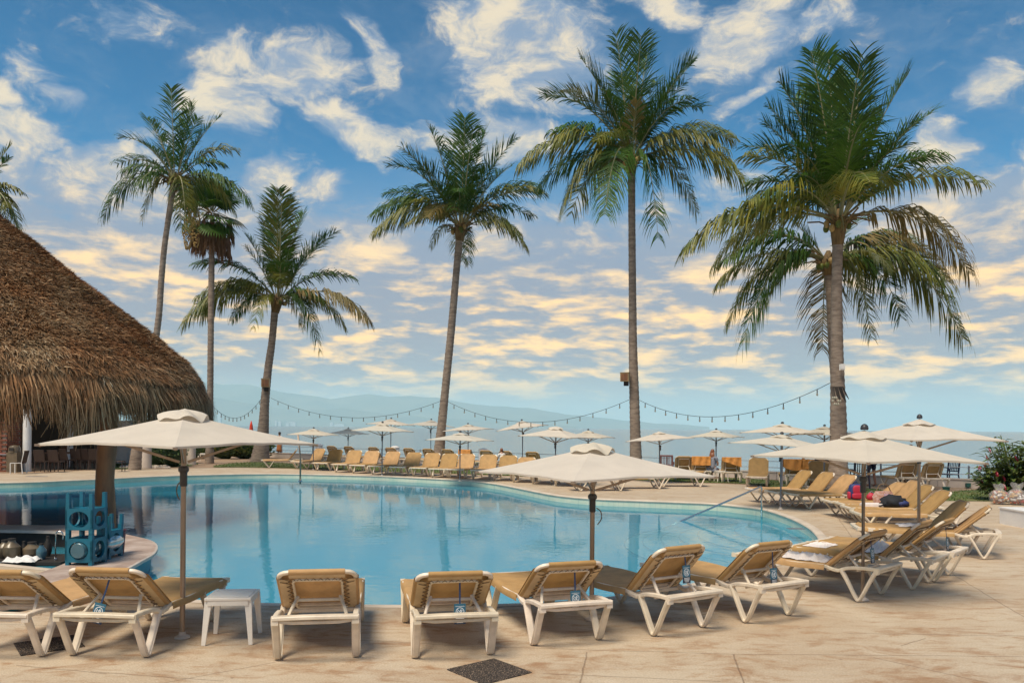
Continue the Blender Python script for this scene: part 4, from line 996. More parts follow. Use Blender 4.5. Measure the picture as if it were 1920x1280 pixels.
def parasol(px, Y, apex, rim, label, rot=0.0, rumpled=False, tilt=(0, 0), knob=True, group='cream parasols', hw=None, cord=False, dark=False):
    base = P(px, 800, Y); base.z = 0
    spin = rot; rot = rot + math.atan2(-base.y, -base.x)
    zr = ZZ(px, rim, Y); za = ZZ(px, apex, Y); sc = 1.0
    root = thing('parasol', label, 'parasol', (base.x, base.y, 0.004), 0, group)
    s = (hw / F * Y / (1.5 * abs(math.cos(spin)))) if hw else 1.0
    vs_ = (za - zr) / (.40 + (.14 if knob else .10))
    off = Vector((0, 0, zr))
    rotm = (Matrix.Rotation(R(tilt[1]), 3, 'Y') @ Matrix.Rotation(R(tilt[0]), 3, 'X') @ Matrix.Rotation(rot, 3, 'Z')).to_euler()
    hd = link('canopy', PM['canopy'], root, off, rotm); hd.scale = (s, s, vs_)
    vt = link('vent', PM['vent_rumpled' if rumpled else 'vent'], hd)
    for k in range(4):
        r_ = link('rib', PM['rib'], hd, (0, 0, 0), (0, 0, PI * k / 2)); link('strut', PM['strut'], hd, (0, 0, 0), (0, 0, PI * k / 2))
    hb = link('hub', PM['hub'], root, off, rotm)
    if knob: link('finial', PM['finial'], hd)
    if cord: link('pull_cord', PM['cord'], root, off, (0, 0, 2.5 if px < 600 else .5))
    h = zr + .36 * vs_; r = .026 if Y < 16 else .028
    b = MB(); tip = Vector((math.sin(R(tilt[1])) * .36, -math.sin(R(tilt[0])) * .36, h - .02)); b.tube([Vector((0, 0, 0)), Vector((0, 0, zr - .3)), tip], r, 12)
    b.build('pole', 'pole_metal' if not dark else 'rail_metal', root, smooth='auto')
    MB().lathe([(.075, 0), (.07, .015), (.034, .03), (.032, .06)], n=14).build('ground_sleeve', 'counter_edge', root, smooth='auto')
    return root
V0 = 0.0
parasol(345, 7.89, 763, 832, 'large cream parasol in the left foreground with a rumpled vent cap', V0 - R(3), True, (0, .0), False, hw=240, cord=True)
parasol(1112, 8.75, 826, 888, 'large parasol in the middle foreground with lopsided folded vent cap', V0 - R(8), True, (0, .0), False, hw=222, cord=True)
parasol(1620, 9.9, 797, 860, 'large spotted parasol in the right foreground with a dark knob', V0 + R(2), False, (0, .8), True, hw=200)
parasol(1724, 14.0, 778, 824, 'parasol with a dark knob rising behind the right foreground one', V0 - R(5), False, (0, 0), True, hw=139)
far_u = [(1467,26,791,811,74,0,'upper parasol of the two overlapping left of the thickest palm'),(1465,21,810,835,93,3,'lower parasol of the two overlapping left of the thickest palm'),(1546,27,796,815,66,0,'small parasol half behind the thickest palm trunk'),
 (1343,36,803,819,51,0,'parasol straight above the long haired person'),(1237,31,807,824,63,-4,'parasol with a drooping side, just right of the tallest palm'),(1103,38,804,820,50,0,'parasol whose pole hides behind the middle foreground parasol'),
 (1042,29,798,819,68,2,'parasol with a crumpled vent, directly left of the middle foreground one'),(980,40,786,802,48,-7,'tilted parasol on a leaning pole, open underside visible'),(878,42,793,806,48,-3,'parasol behind, right of the curved palm trunk'),
 (863,31,808,825,63,1,'parasol in front, crossing the curved palm trunk'),(808,46,785,798,43,3,'parasol left of the curved palm trunk on a slanting pole'),(733,43,783,796,45,2,'rear parasol of the overlapping pair left of the curved palm'),
 (717,34,790,808,58,1,'front parasol of the overlapping pair left of the curved palm'),(653,50,801,813,38,1,'smallest parasol, between the leftmost far one and the overlapping pair'),(588,38,801,815,47,1,'leftmost parasol of the far row, above the first loungers')]
for i, (px, Y, ap, rm, hw, tl_, lab) in enumerate(far_u):
    parasol(px, Y, ap, rm, lab, V0 + R([27, 20, 24, 30, -8, 26, 22, 30, 24, 26, -24, 25, 22, 28, 25][i]), i in (6,), (0, tl_), i not in (4, 6), hw=hw, dark=True, group='cream parasols along the sea side')

# marks on the foreground canopies are dirt; modelled as tiny droppings lying on the cloth
# ================================================================== SMALL THINGS
def side_table(pos, rz, label, s=1.0):
    root = thing('side_table', label, 'side table', (pos.x, pos.y, .004), rz, 'white plastic side tables'); root.scale = (s, s, s)
    b = MB(); 
    for z, e in ((.415, .0), (.437, .012)): pass
    b.bar([Vector((-.21, 0, .425)), Vector((.21, 0, .425))], .42, .026); b.box((0, 0, .442), (.37, .37, .006))
    b.build('tabletop', 'plastic_table', root, smooth='auto')
    b = MB()
    for s_ in (-1, 1): b.box((0, s_ * .195, .39), (.37, .014, .05)); b.box((s_ * .195, 0, .39), (.014, .37, .05))
    b.build('apron', 'plastic_table', root)
    for sx_ in (-1, 1):
        for sy_ in (-1, 1):
            MB().sweep([Vector((sx_ * .18, sy_ * .18, .41)), Vector((sx_ * .195, sy_ * .195, .25)), Vector((sx_ * .215, sy_ * .215, 0))], [(.033, -.008), (.033, .033), (.022, .033), (.022, .003), (-.022, .003), (-.033, -.008)], up=Vector((0, 1, 0)), scales=[1, .8, .55]).build('leg', 'plastic_table', root, smooth='auto')
    return root
p = G(434, 1190); p.y += 0.0
side_table(G(436, 1198), R(6), 'white plastic side table between two loungers in front', 1.02)
side_table(G(380, 864), R(4), 'tiny white plastic table by the path left of the hedge')
side_table(G(1352, 903), R(4), 'white plastic table beside the long haired person')

def hang_tag(root, label, x=.0, swing=0.0, yb=-.60, drop=.0):
    # hangs from the top lacing of a lounger back, behind it
    a = [c for c in root.children if c.name.startswith('backrest_frame')][0].rotation_euler.x; ang = -a
    y = -BL + .12; top = Vector((x, HINGE.y + y * math.cos(ang) - .05 * math.sin(ang) , HINGE.z - y * math.sin(ang) - .045 * math.cos(ang)))
    w0 = local2world(root, top); L = .12 + drop
    t = thing('hang_tag', label, 'tag', w0, root.rotation_euler.z, 'blue hang tags on the loungers'); t.scale = (1.15, 1.15, 1.15)
    e = Vector((swing * L, -.012, -L)); MB().bar([Vector((0, 0, .02)), e * .5, e], .014, .004, up=Vector((0, 1, 0))).build('strap', 'strap_blue', t)
    cz = -L; cxx = swing * L; f = Vector((cxx, -.016, cz)); card = link('card', None, t) if False else None
    b = MB(); b.box((0, 0, -.052), (.092, .004, .105)); c1 = b.build('card', 'tag_blue', t, loc=f, rot=(R(-4), R(-6 * swing * 6), 0))
    b = MB(); b.box((0, 0, -.132), (.092, .0045, .052)); b.build('text_panel', 'tag_navy', c1)
    b = MB(); n = 24
    for i in range(n):
        a0, a1 = 2 * PI * i / n, 2 * PI * (i + 1) / n; c_ = -.062
        b.add([(.034 * math.cos(a0), -.0032, c_ + .034 * math.sin(a0)), (.034 * math.cos(a1), -.0032, c_ + .034 * math.sin(a1)), (.029 * math.cos(a1), -.0032, c_ + .029 * math.sin(a1)), (.029 * math.cos(a0), -.0032, c_ + .029 * math.sin(a0))], [(0, 1, 2, 3)])
    def ln(x0, z0, x1, z1, wd=.005):
        d = Vector((x1 - x0, 0, z1 - z0)).normalized(); nn = Vector((-d.z, 0, d.x)) * wd / 2; A_, B_ = Vector((x0, -.0034, z0)), Vector((x1, -.0034, z1)); b.add([A_ - nn, B_ - nn, B_ + nn, A_ + nn], [(0, 1, 2, 3)])
    ln(-.022, -.042, .024, -.085, .0045); ln(-.022, -.055, -.012, -.078, .006); ln(-.014, -.076, .018, -.076, .006); ln(.004, -.074, .018, -.050, .006); ln(.002, -.058, .010, -.044, .008); ln(-.036, -.020, .036, -.020, .003)
    b.build('emblem', 'tag_white', c1)
    b = MB()
    for i, wd in enumerate((.066, .070, .058, .048)): z = -.116 - i * .0105; b.add([(-wd / 2, -.0034, z), (wd / 2, -.0034, z), (wd / 2, -.0034, z + .0045), (-wd / 2, -.0034, z + .0045)], [(0, 1, 2, 3)])
    b.build('print', 'tag_white', c1)
    return t
for i, x, sw, dr, lab in [(1, .02, -.35, .05, 'blue and navy tag on the lounger beside the white side table'), (3, .05, 0, .03, 'blue and navy tag on the lounger left of the middle parasol pole'), (4, .06, 0, .02, 'blue and navy tag on the lounger at the middle parasol pole'),
   (5, .08, .0, -.06, 'blue and navy tag on the lounger first right of the middle parasol'), (6, .05, .0, .02, 'blue and navy tag on the lounger second right of the middle parasol'), (7, -.05, .0, -.05, 'blue strap and tag on the lounger with crumpled white towels'), (9, .1, 0, .0, 'dark blue tag on the last but one lounger of the curved row')]:
    hang_tag(LN[i], lab, x, sw, drop=dr)

# towels
def crumple(w_, d_, n, amp, seed, fold=0.0):
    b = MB(); rg_ = Vector((seed * 3.3, seed, 0))
    def fn(u, v):
        x, y = (u - .5) * w_, (v - .5) * d_; q_ = Vector((x * 7, y * 7, 0)) + rg_
        z = amp * (abs(noise.noise(q_)) + .5 * abs(noise.noise(q_ * 2.3))) + .012
        ed = min(u, 1 - u, v, 1 - v); z *= min(1, .25 + ed * 5)
        return (x + .03 * noise.noise(q_ + Vector((9, 0, 0))), y + .03 * noise.noise(q_ + Vector((0, 9, 0))), z)
    b.grid(n, n, fn); return b
def towel_on(root, lx, ly, w_, d_, lab, m='towel_white', amp=.06, rz=0.0, seed=1, z=.405, tiltx=0):
    o = crumple(w_, d_, 26, amp, seed).build('towel', m, None, smooth=True); o.location = local2world(root, (lx, ly, z)); o.rotation_euler = (tiltx, 0, root.rotation_euler.z + rz); return tag(o, lab, 'towel', 'towels left on loungers')
towel_on(LN[7], -.05, .10, .5, .75, 'crumpled white towel on the lounger seat below the right parasol', amp=.09, seed=2)
towel_on(LN[8], -.02, .62, .5, .35, 'flat folded white towel on the foot of the neighbouring lounger', amp=.04, seed=8)
towel_on(LN[8], -.05, -.12, .45, .45, 'white towel heaped against the raised lounger back', amp=.17, seed=5)
towel_on(LN[5], .0, .88, .45, .22, 'white towel at the foot end of the lounger right of the middle parasol', amp=.05, seed=6, z=.41)
towel_on(E[0], .1, .0, .45, .5, 'pale towel on the lounger behind the rightmost one', amp=.05, seed=7)
def drape(root, w_, lab, m='towel_orange', drop=.34, extra=.0, hang=0.0):
    # towel laid over the top edge of the raised back
    a = -[c for c in root.children if c.name.startswith('backrest_frame')][0].rotation_euler.x
    ux = Vector((0, -math.cos(a), math.sin(a))); topc = HINGE + ux * (BL + .03); nb = Vector((0, -math.sin(a), -math.cos(a)))
    b = MB()
    def fn(u, v):
        k = u * 2 - 1; s_ = v * 2 - 1; x = k * w_ / 2
        wv = .018 * math.sin(k * 9 + s_ * 2) + .012 * noise.noise(Vector((x * 8, s_ * 3, hang * 5)))
        if s_ < 0: p_ = topc + ux * (s_ * .38) - nb * (.045 + wv * .5 * min(1, -s_ * 4))
        else: p_ = topc + Vector((0, -.045 - .03 * s_ + wv, .0)) + Vector((0, 0, -1)) * (s_ * (drop + extra * math.sin(PI * u) + hang * k * .3))
        if abs(s_) < .12: p_ = p_ + ux * (.02 * (1 - abs(s_) / .12))
        return p_ + Vector((x, 0, 0))
    b.grid(22, 22, fn); o = b.build('towel', m, None, smooth=True); o.location = root.location; o.rotation_euler = root.rotation_euler
    return tag(o, lab, 'towel', 'orange towels draped over lounger backs')
drape(Bl[886], .70, 'orange towel draped over a lounger back by the railing, behind the far row', drop=.45, hang=.8)
drape(Bl[1312], .74, 'orange towel over the lounger left of the long haired person')
drape(Bl[1368], .74, 'orange towel over the lounger right of the long haired person', drop=.25, hang=.4)
drape(Bl[1487], .95, 'wide orange towel on the left lounger near the red shirted person', drop=.3, extra=.12)
drape(Bl[1522], .95, 'wide orange towel on the right lounger near the red shirted person', drop=.34)

# deck insets
for (px, py, w_, h_, rz, lab) in [(917, 1258, .74, .60, R(40), 'black pebble-surfaced square slab set in the deck in front'), (92, 1209, .6, .5, R(38), 'black pebble-surfaced slab under the left loungers')]:
    c = G(px, py); b = MB(); b.box((0, 0, .003), (.52, .52, .014)); o = b.build('drain_slab', 'pebble', None, loc=c, rot=(0, 0, rz)); tag(o, lab, 'drain cover')
    rg_ = random.Random(px); b = MB()
    for _ in range(1500):
        x, y = rg_.uniform(-.25, .25), rg_.uniform(-.25, .25); r = rg_.uniform(.004, .009); b.ball((x, y, .010), (r, r, r * .7), 5, 3)
    g = b.build('gravel', 'pebble', o); g['kind'] = 'stuff'
def can_mat():
    m = MATS['can_mix']; t = NT(m.node_tree); oi = t.new('ShaderNodeObjectInfo').outputs['Random']
    r_ = t.ramp(oi, [(0, (.5, .16, .06)), (.25, (.60, .55, .50)), (.45, (.42, .06, .05)), (.6, (.55, .33, .12)), (.8, (.65, .62, .6)), (1, (.08, .12, .25))]); r_.node.color_ramp.interpolation = 'CONSTANT'
    t.put(t.n['Principled BSDF'].inputs['Base Color'], r_); t.n['Principled BSDF'].inputs['Roughness'].default_value = .35
can_mat()
def slab_mat():
    m = MATS['pebble']; t = NT(m.node_tree); bs_ = t.n['Principled BSDF']; co = t.new('ShaderNodeTexCoord').outputs['Object']
    c = t.mix(t.mrange(t.noise(co, 90, 2, .7), .55, .62), (.035, .028, .025), (.30, .22, .16)); t.put(bs_.inputs['Base Color'], c)
slab_mat()
for px, py, lab in [(1492,991,'small flat drain cover in the deck by the pool steps'),(69,893,'flat drain slot in the far deck at the left')]:
    b = MB(); b.box((0, 0, .006), (.34 if px > 500 else .8, .2, .008)); 
    for i in range(5): b.box((-.12 + .06 * i, 0, .011), (.012, .16, .004))
    tag(b.build('drain_cover', 'rail_metal', None, loc=G(px, py)), lab, 'drain cover')

# pool handrail
def handrail():
    a = G(1428, 972, WL); top = Vector((a.x, a.y, ZZ(1427, 911, a.y))); e = G(1278, 976, WL); e2 = P(1278, 976, e.y)
    root = thing('pool_handrail', 'bent steel handrail going down the pool steps', 'handrail', (a.x, a.y, 0)); o = Vector((a.x, a.y, 0))
    pth = [Vector((a.x, a.y, -.4)), Vector((a.x, a.y, top.z - .12)), Vector((a.x - .01, a.y, top.z - .03)), top + (e - top) * .03 + Vector((0, 0, .0)), top + (e - top) * .09, top + (e - top) * .5, e, e + (e - top) * .22]
    b = MB(); b.tube([p_ - o for p_ in [pth[0], pth[1]] + catmull(pth[1:5], 4) + pth[5:]], .024, 10); b.build('rail', 'steel', root, smooth=True)
    MB().lathe([(.05, -.40), (.05, -.35), (.026, -.34)], n=12).build('flange', 'steel', root)
handrail()
# second short post pair behind left parasol tip
c = G(563, 902); b = MB(); zt = ZZ(563, 832, c.y)
root = thing('shower_pole', 'thin slanting pole at the far pool edge under the left parasol tip', 'pole', c)
MB().tube([Vector((0, 0, -.1)), Vector((0, 0, zt * .6)), Vector((-.10, 0, zt + .35))], .035, 8).build('tube', 'pole_metal', root, smooth=True); MB().lathe([(.09, 0), (.08, .03), (.04, .05)], n=10).build('flange', 'steel', root)

# ---- speaker boxes and light boxes on trunks
def trunk_box(px, py, Y, s, label, rz):
    c = P(px, py, Y - .35); root = thing('speaker_box', label, 'speaker', c, rz)
    MB().box((0, 0, 0), (s, s * .8, s)).box((0, 0, s * .53), (s * 1.08, s * .88, s * .06)).build('case', 'lamp_box', root)
    MB().box((0, -s * .41, 0), (s * .8, .02, s * .8)).build('grille', 'wood_post', root)
    MB().box((s * .1, s * .2, -s * .75), (s * .5, s * .5, s * .5)).build('bracket', 'dark', root)
trunk_box(498, 718, 46, .46, 'tan speaker box on the palm beside the hedge', R(12))
trunk_box(1172, 707, 36, .38, 'tan speaker box on the tallest palm', R(-20))
c = P(1580, 687, 25.6); tag(MB().box((0, 0, 0), (.13, .08, .17)).box((0, .06, -.02), (.16, .05, .2)).build('junction_box', 'white_paint', None, loc=c), 'small white box high on the thick front palm', 'box')
c = P(1574, 745, 25.5); b = MB()
for i in range(14): b.tube([Vector((-.28 + .05 * i * .6, 0, .35)), Vector((-.25 + .04 * i, -.06, 0 - .05 * (i % 4)))], .012, 4)
root = thing('light_cluster', 'bunch of dark cables and bulbs tied to the thick front palm', 'lights', c)
b.build('cables', 'dark', root)
for i in range(9): MB().ball((0, 0, 0), (.035, .035, .05), 6, 5).build('bulb', 'bulb', root, smooth=True, loc=(-.26 + .06 * (i % 5), -.12, -.02 - .10 * (i // 3)))
# ---- string lights
def string_lights(a, b_, sag, n, label):
    mid = Vector(((a.x + b_.x) / 2, (a.y + b_.y) / 2, 0)); mid.z = 0; root = thing('string_lights', label, 'string lights', a, 0, 'festoon lights strung between the palms')
    ctrl = (a + b_) / 2 - Vector((0, 0, sag * 2)); pts_ = [bez(a, ctrl, b_, i / 28) - a for i in range(29)]
    MB().tube(pts_, .010, 5).build('cable', 'dark', root)
    for i in range(n):
        p_ = bez(a, ctrl, b_, (i + .7) / (n + .4)) - a
        b = MB(); b.lathe([(.010, .0), (.018, -.04), (.018, -.12), (.022, -.13)], n=6); b.mi = 1; b.ball((0, 0, -.17), (.034, .034, .048), 6, 5)
        b.build('bulb', ['dark', 'bulb'], root, loc=p_)
string_lights(P(402,764,43.5), P(492,744,45.6), .85, 12, 'short string of bulbs between the fan palm and the palm by the hedge')
string_lights(P(508,746,45.6), P(828,751,41.7), 1.0, 15, 'string of bulbs between the hedge palm and the curved palm')
string_lights(P(838,752,41.7), P(1180,749,35.7), 1.05, 15, 'string of bulbs between the curved palm and the tallest palm')
string_lights(P(1197,749,35.7), P(1556,718,25.8), .92, 14, 'string of bulbs between the tallest palm and the thick front palm')

# ---- hedges, shrubs
def leafy(name, label, c, ext, n, leaf, mats, cat, seed, group=None, boxy=False, inner=True):
    rg_ = random.Random(seed); root = thing(name, label, cat, (c.x, c.y, 0), 0, group); b = MB()
    for _ in range(n):
        if boxy: x, y, z = (rg_.uniform(-1, 1) * ext[0], rg_.uniform(-1, 1) * ext[1], rg_.uniform(0, 1) * ext[2] * (1 + .12 * math.sin(x_ * 2) if (x_ := rg_.uniform(-3, 3)) else 1))
        else:
            v = Vector((rg_.gauss(0, 1), rg_.gauss(0, 1), rg_.gauss(0, 1))).normalized() * rg_.uniform(.55, 1) ; k = 1 + .25 * noise.noise(v * 2.5 + Vector((seed, 0, 0))); x, y, z = v.x * ext[0] * k, v.y * ext[1] * k, ext[2] * .5 + v.z * ext[2] * .5 * k
        an = rg_.uniform(0, 2 * PI); el_ = rg_.uniform(.1, 1.2); d = Vector((math.cos(an) * math.cos(el_), math.sin(an) * math.cos(el_), math.sin(el_))); sd = d.cross(Vector((rg_.uniform(-1, 1), rg_.uniform(-1, 1), .4))).normalized() * leaf * .22
        p_ = Vector((x, y, z)); b.mi = 0 if rg_.random() < .7 else 1
        b.add([p_, p_ + d * leaf * .5 + sd, p_ + d * leaf + Vector((0, 0, -leaf * .2)), p_ + d * leaf * .5 - sd], [(0, 1, 2, 3)])
    o = b.build('foliage', mats, root); o['kind'] = 'stuff'
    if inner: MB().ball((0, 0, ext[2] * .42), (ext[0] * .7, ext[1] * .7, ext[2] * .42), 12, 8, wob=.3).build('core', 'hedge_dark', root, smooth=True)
    b = MB()
    for i in range(6): an = i * 1.05; b.tube([Vector((.1 * math.cos(an), .1 * math.sin(an), -.05)), Vector((.4 * ext[0] * math.cos(an), .3 * math.sin(an), ext[2] * .6))], .03, 5)
    b.build('stems', 'bark', root)
    return root
for i, (px, Y, ex, h) in enumerate([(303,41,.9,1.55),(325,40,.7,1.5),(345,44,.9,1.5),(385,50,1.2,1.5),(420,50,1.3,1.45),(455,50.5,1.3,1.4),(478,51,1.2,1.35)]):
    lab = ['dark bushy shrub right of the pale pillar','dark shrub in front of the pillar by the path','shrub just left of the stone pillar','leftmost clump of the sunlit strappy hedge','second clump of the strappy hedge','third clump of the strappy hedge','last clump of the strappy hedge, touching the palm base'][i]
    leafy('shrub', lab, P(px, 800, Y), (ex, .7, h), 900, .34 if i > 2 else .2, ['hedge', 'frond_olive'] if i > 2 else ['hedge_dark', 'hedge'], 'shrub', i, 'hedge clumps beyond the pool', inner=True)

def ginger(c, label, n, spread, h, seed):
    rg_ = random.Random(seed); root = thing('ginger_plant', label, 'plant', (c.x, c.y, 0), 0)
    for _ in range(n):
        an = rg_.uniform(0, 2 * PI); r = spread * math.sqrt(rg_.random()); base = Vector((math.cos(an) * r * .35, math.sin(an) * r * .35, 0)); top = Vector((math.cos(an) * r, math.sin(an) * r, h * rg_.uniform(.55, 1) * (1 - .35 * r / spread)))
        b = MB(); b.tube([base, (base + top) / 2 + Vector((0, 0, .1)), top], .014, 5)
        for k in range(13):
            t_ = .3 + .7 * k / 13; p_ = base.lerp(top, t_) ; a2 = an + (k % 2) * PI + rg_.uniform(-.9, .9); d = Vector((math.cos(a2), math.sin(a2), rg_.uniform(.15, .7))).normalized(); L = rg_.uniform(.34, .56)
            sd = d.cross(Vector((0, 0, 1))).normalized() * L * .15; m_ = p_ + d * L * .5; e = p_ + d * L + Vector((0, 0, -L * .3))
            b.add([p_, m_ + sd + Vector((0, 0, .02)), e, m_ - sd + Vector((0, 0, .02)), m_], [(0, 1, 4), (1, 2, 4), (2, 3, 4), (3, 0, 4)])
        b.build('leafy_stem', 'ginger', root)
    for _ in range(9):
        an = rg_.uniform(2.2, 5); r = spread * rg_.uniform(.5, 1.0); p_ = Vector((math.cos(an) * r, math.sin(an) * r, h * rg_.uniform(.35, .88) * (1 - .35 * r / spread)))
        b = MB(); b.mi = 1; b.tube([p_ + Vector((0, 0, -.22)), p_], .010, 5); b.mi = 0
        for k in range(7):
            a2 = k * 2.4; d = Vector((math.cos(a2) * .6, math.sin(a2) * .6, .9)).normalized(); q_ = p_ + Vector((0, 0, .02 * k)); sd = d.cross(Vector((0, 0, 1))).normalized() * .02
            b.add([q_, q_ + d * .05 + sd, q_ + d * .10, q_ + d * .05 - sd], [(0, 1, 2, 3)])
        b.build('flower', ['flower', 'ginger'], root)
ginger(P(1925, 800, 24), 'broad leaved ginger plant with red flower spikes at the right edge', 60, 1.1, 2.6, 4)
ginger(P(1882, 800, 24.3), 'low spreading ginger plant with red flowers, above the bags of cans', 34, .85, 1.45, 9)

# bags of cans
def can_bag(px, py, r, h, label, seed):
    c = G(px, py); rg_ = random.Random(seed); root = thing('bag_of_cans', label, 'rubbish bag', c, 0, 'clear bags of empty cans')
    for _ in range(70):
        v = Vector((rg_.gauss(0, 1), rg_.gauss(0, 1), rg_.gauss(0, 1))).normalized() * rg_.uniform(.5, .93); p_ = Vector((v.x * r, v.y * r * .8, h * .5 + v.z * h * .48))
        if not hasattr(can_bag, 'm'):
            o = MB().lathe([(.026, -.06), (.033, -.052), (.033, .05), (.026, .06)], n=8).build('can', 'can_mix', root, smooth='auto'); can_bag.m = o.data
        else: o = link('can', can_bag.m, root)
        o.location = p_; o.rotation_euler = (rg_.uniform(0, 6), rg_.uniform(0, 6), 0)
    b = MB(); b.ball((0, 0, h * .5), (r * 1.02, r * .86, h * .54), 20, 12, wob=.18); b.grid(18, 6, lambda u, v: (r * (.30 + .35 * v) * math.cos(2 * PI * u) * (1 + .35 * noise.noise(Vector((math.cos(2 * PI * u) * 2, math.sin(2 * PI * u) * 2, seed + v)))), r * (.22 + .2 * v) * math.sin(2 * PI * u), h * (.95 + .42 * v * (1 + .5 * noise.noise(Vector((math.cos(2 * PI * u) * 1.6, math.sin(2 * PI * u) * 1.6, seed)))))))
    b.build('plastic_skin', 'clear_plastic', root, smooth=True)
m = bpy.data.materials.new('clear_plastic'); m.use_nodes = True; t = NT(m.node_tree); MATS['clear_plastic'] = m; t.n.clear()
tr = t.new('ShaderNodeBsdfTransparent'); tr.inputs[0].default_value = (.93, .93, .93, 1); gl = t.new('ShaderNodeBsdfPrincipled'); gl.inputs['Base Color'].default_value = (.75, .72, .70, 1); gl.inputs['Roughness'].default_value = .18
bn = t.new('ShaderNodeBump'); bn.inputs['Strength'].default_value = .8; bn.inputs['Distance'].default_value = .05; t.put(bn.inputs['Height'], t.noise(t.new('ShaderNodeTexCoord').outputs['Object'], 9, 4, .6)); t.l.new(bn.outputs[0], gl.inputs['Normal'])
mx = t.new('ShaderNodeMixShader'); mx.inputs[0].default_value = .22; t.l.new(tr.outputs[0], mx.inputs[1]); t.l.new(gl.outputs[0], mx.inputs[2]); t.l.new(mx.outputs[0], t.new('ShaderNodeOutputMaterial').inputs[0])
can_bag(1874, 945, .27, .42, 'left clear plastic bag of empty cans under the ginger plant', 1)
can_bag(1907, 946, .30, .44, 'right clear plastic bag of empty cans at the photo edge', 2)
c = G(1925, 990); tag(MB().box((0, 0, .18), (.5, .9, .36)).box((0, 0, .365), (.54, .94, .03)).build('white_planter', 'white_paint', None, loc=c + Vector((.18, .4, 0))), 'low white planter box cut by the right edge', 'planter')
c = G(1774, 924); tag(MB().lathe([(.11, 0), (.11, .18), (.13, .19), (.13, .21), (.09, .215), (.085, .15)], n=16).build('ground_light', 'bin_green', None, smooth='auto', loc=c), 'short dark green round fixture at the lawn edge', 'ground light')
c = G(1815, 915); tag(MB().box((0, 0, .12), (.16, .10, .14)).lathe([(.03, 0), (.03, .06)], n=8).build('wall_light', 'bin_green', None, loc=c), 'small square lamp at the foot of the sea wall', 'lamp')
for px, lab in [(598, 'white cylindrical bin by the railing behind the second far parasol'), (741, 'white cylindrical bin by the railing behind the overlapping parasols'), (907, 'white cylindrical bin by the railing right of the orange towel')]:
    c = railpt(px, .7); root = thing('litter_bin', lab, 'litter bin', c, 0, 'white bins by the railing')
    MB().lathe([(.24, 0), (.26, .05), (.26, .8), (.22, .86)], n=16).build('body', 'white_paint', root, smooth='auto'); MB().lathe([(.27, .87), (.27, .93), (.12, 1.0), (.02, 1.01)], n=16).build('lid', 'white_paint', root, smooth='auto')
    MB().box((0, -.262, .72), (.2, .012, .06)).build('slot', 'dark', root)

# plastic armchair
def armchair(c, rz, label, m='chair_navy'):
    root = thing('plastic_armchair', label, 'chair', (c.x, c.y, .004), rz, 'plastic armchairs near the railing')
    MB().bar([Vector((0, -.24, .43)), Vector((0, .24, .43))], .5, .03).build('seat', m, root, smooth='auto')
    b = MB()
    for s_ in (-1, 1): b.bar([Vector((s_ * .25, .22, .40)), Vector((s_ * .25, .30, .95))], .05, .04)
    b.bar([Vector((-.27, .30, .95)), Vector((.27, .30, .95))], .04, .07); b.bar([Vector((-.25, .24, .55)), Vector((.25, .24, .55))], .03, .04)
    b.build('backrest_frame', m, root, smooth='auto')
    sl = MB().bar([Vector((0, .24, .55)), Vector((0, .295, .93))], .032, .014).build('slat', m, root, loc=(-.21, 0, 0))
    for i in range(1, 7): o = sl.copy(); COL.objects.link(o); o.location = (-.21 + .07 * i, 0, 0)
    for s_ in (-1, 1):
        MB().bar(catmull([Vector((s_ * .27, .25, .66)), Vector((s_ * .28, 0, .68)), Vector((s_ * .28, -.24, .66)), Vector((s_ * .27, -.27, .60))], 3), .05, .03).build('armrest', m, root, smooth='auto')
        MB().bar([Vector((s_ * .27, -.25, .64)), Vector((s_ * .26, -.24, .3)), Vector((s_ * .27, -.26, 0))], .045, .045).build('leg', m, root, smooth='auto')
        MB().bar([Vector((s_ * .25, .22, .45)), Vector((s_ * .27, .30, 0))], .045, .045).build('leg', m, root, smooth='auto')
c = G(1778, 910); armchair(c, R(-70), 'navy slatted plastic armchair standing alone by the railing')
c = G(1612, 915); armchair(c, R(170), 'dark slatted armchair beside the thick palm trunk')
c = railpt(1251, 2.2); armchair(c, R(165), 'dark brown armchair left of the long haired person', 'cloth_maroon')

# bags on loungers
def sball(b, c, r, e=.55, n=18, m=12):
    f = lambda v: math.copysign(abs(v) ** e, v)
    def fn(u, v):
        th = PI * v; ph = 2 * PI * u; return (c[0] + r[0] * f(math.sin(th)) * f(math.cos(ph)), c[1] + r[1] * f(math.sin(th)) * f(math.sin(ph)), c[2] - r[2] * f(math.cos(th)))
    b.grid(n, m, fn); return b
def backpack(c, rz):
    root = thing('backpack', 'small red and blue child backpack lying on a lounger', 'backpack', c, rz)
    sball(MB(), (0, 0, .19), (.17, .09, .19)).build('body', 'bag_blue', root, smooth=True)
    sball(MB(), (0, -.075, .24), (.115, .035, .11), .7).build('front_panel', 'bag_red', root, smooth=True)
    sball(MB(), (0, -.09, .09), (.13, .045, .07)).build('front_pocket', 'bag_red', root, smooth=True)
    for s_ in (-1, 1):
        sball(MB(), (s_ * .17, -.01, .10), (.035, .06, .09)).build('side_pocket', 'bag_red', root, smooth=True)
        MB().tube(catmull([Vector((s_ * .10, .09, .33)), Vector((s_ * .12, .14, .2)), Vector((s_ * .12, .10, .05))], 4), .014, 6).build('shoulder_strap', 'bag_blue', root)
    MB().tube(catmull([Vector((-.04, .02, .36)), Vector((-.03, .02, .42)), Vector((.03, .02, .42)), Vector((.04, .02, .36))], 4), .01, 6).build('handle', 'bag_blue', root)
backpack(P(1603, 948, 17.6) + Vector((0, 0, 0)), 0)
def bag_at(px, py, Y): q_ = P(px, py, Y); q_.z = .415; return q_
EB = bpy.data.objects['backpack']; EB.location = local2world(E[4], (0, .25, .41))
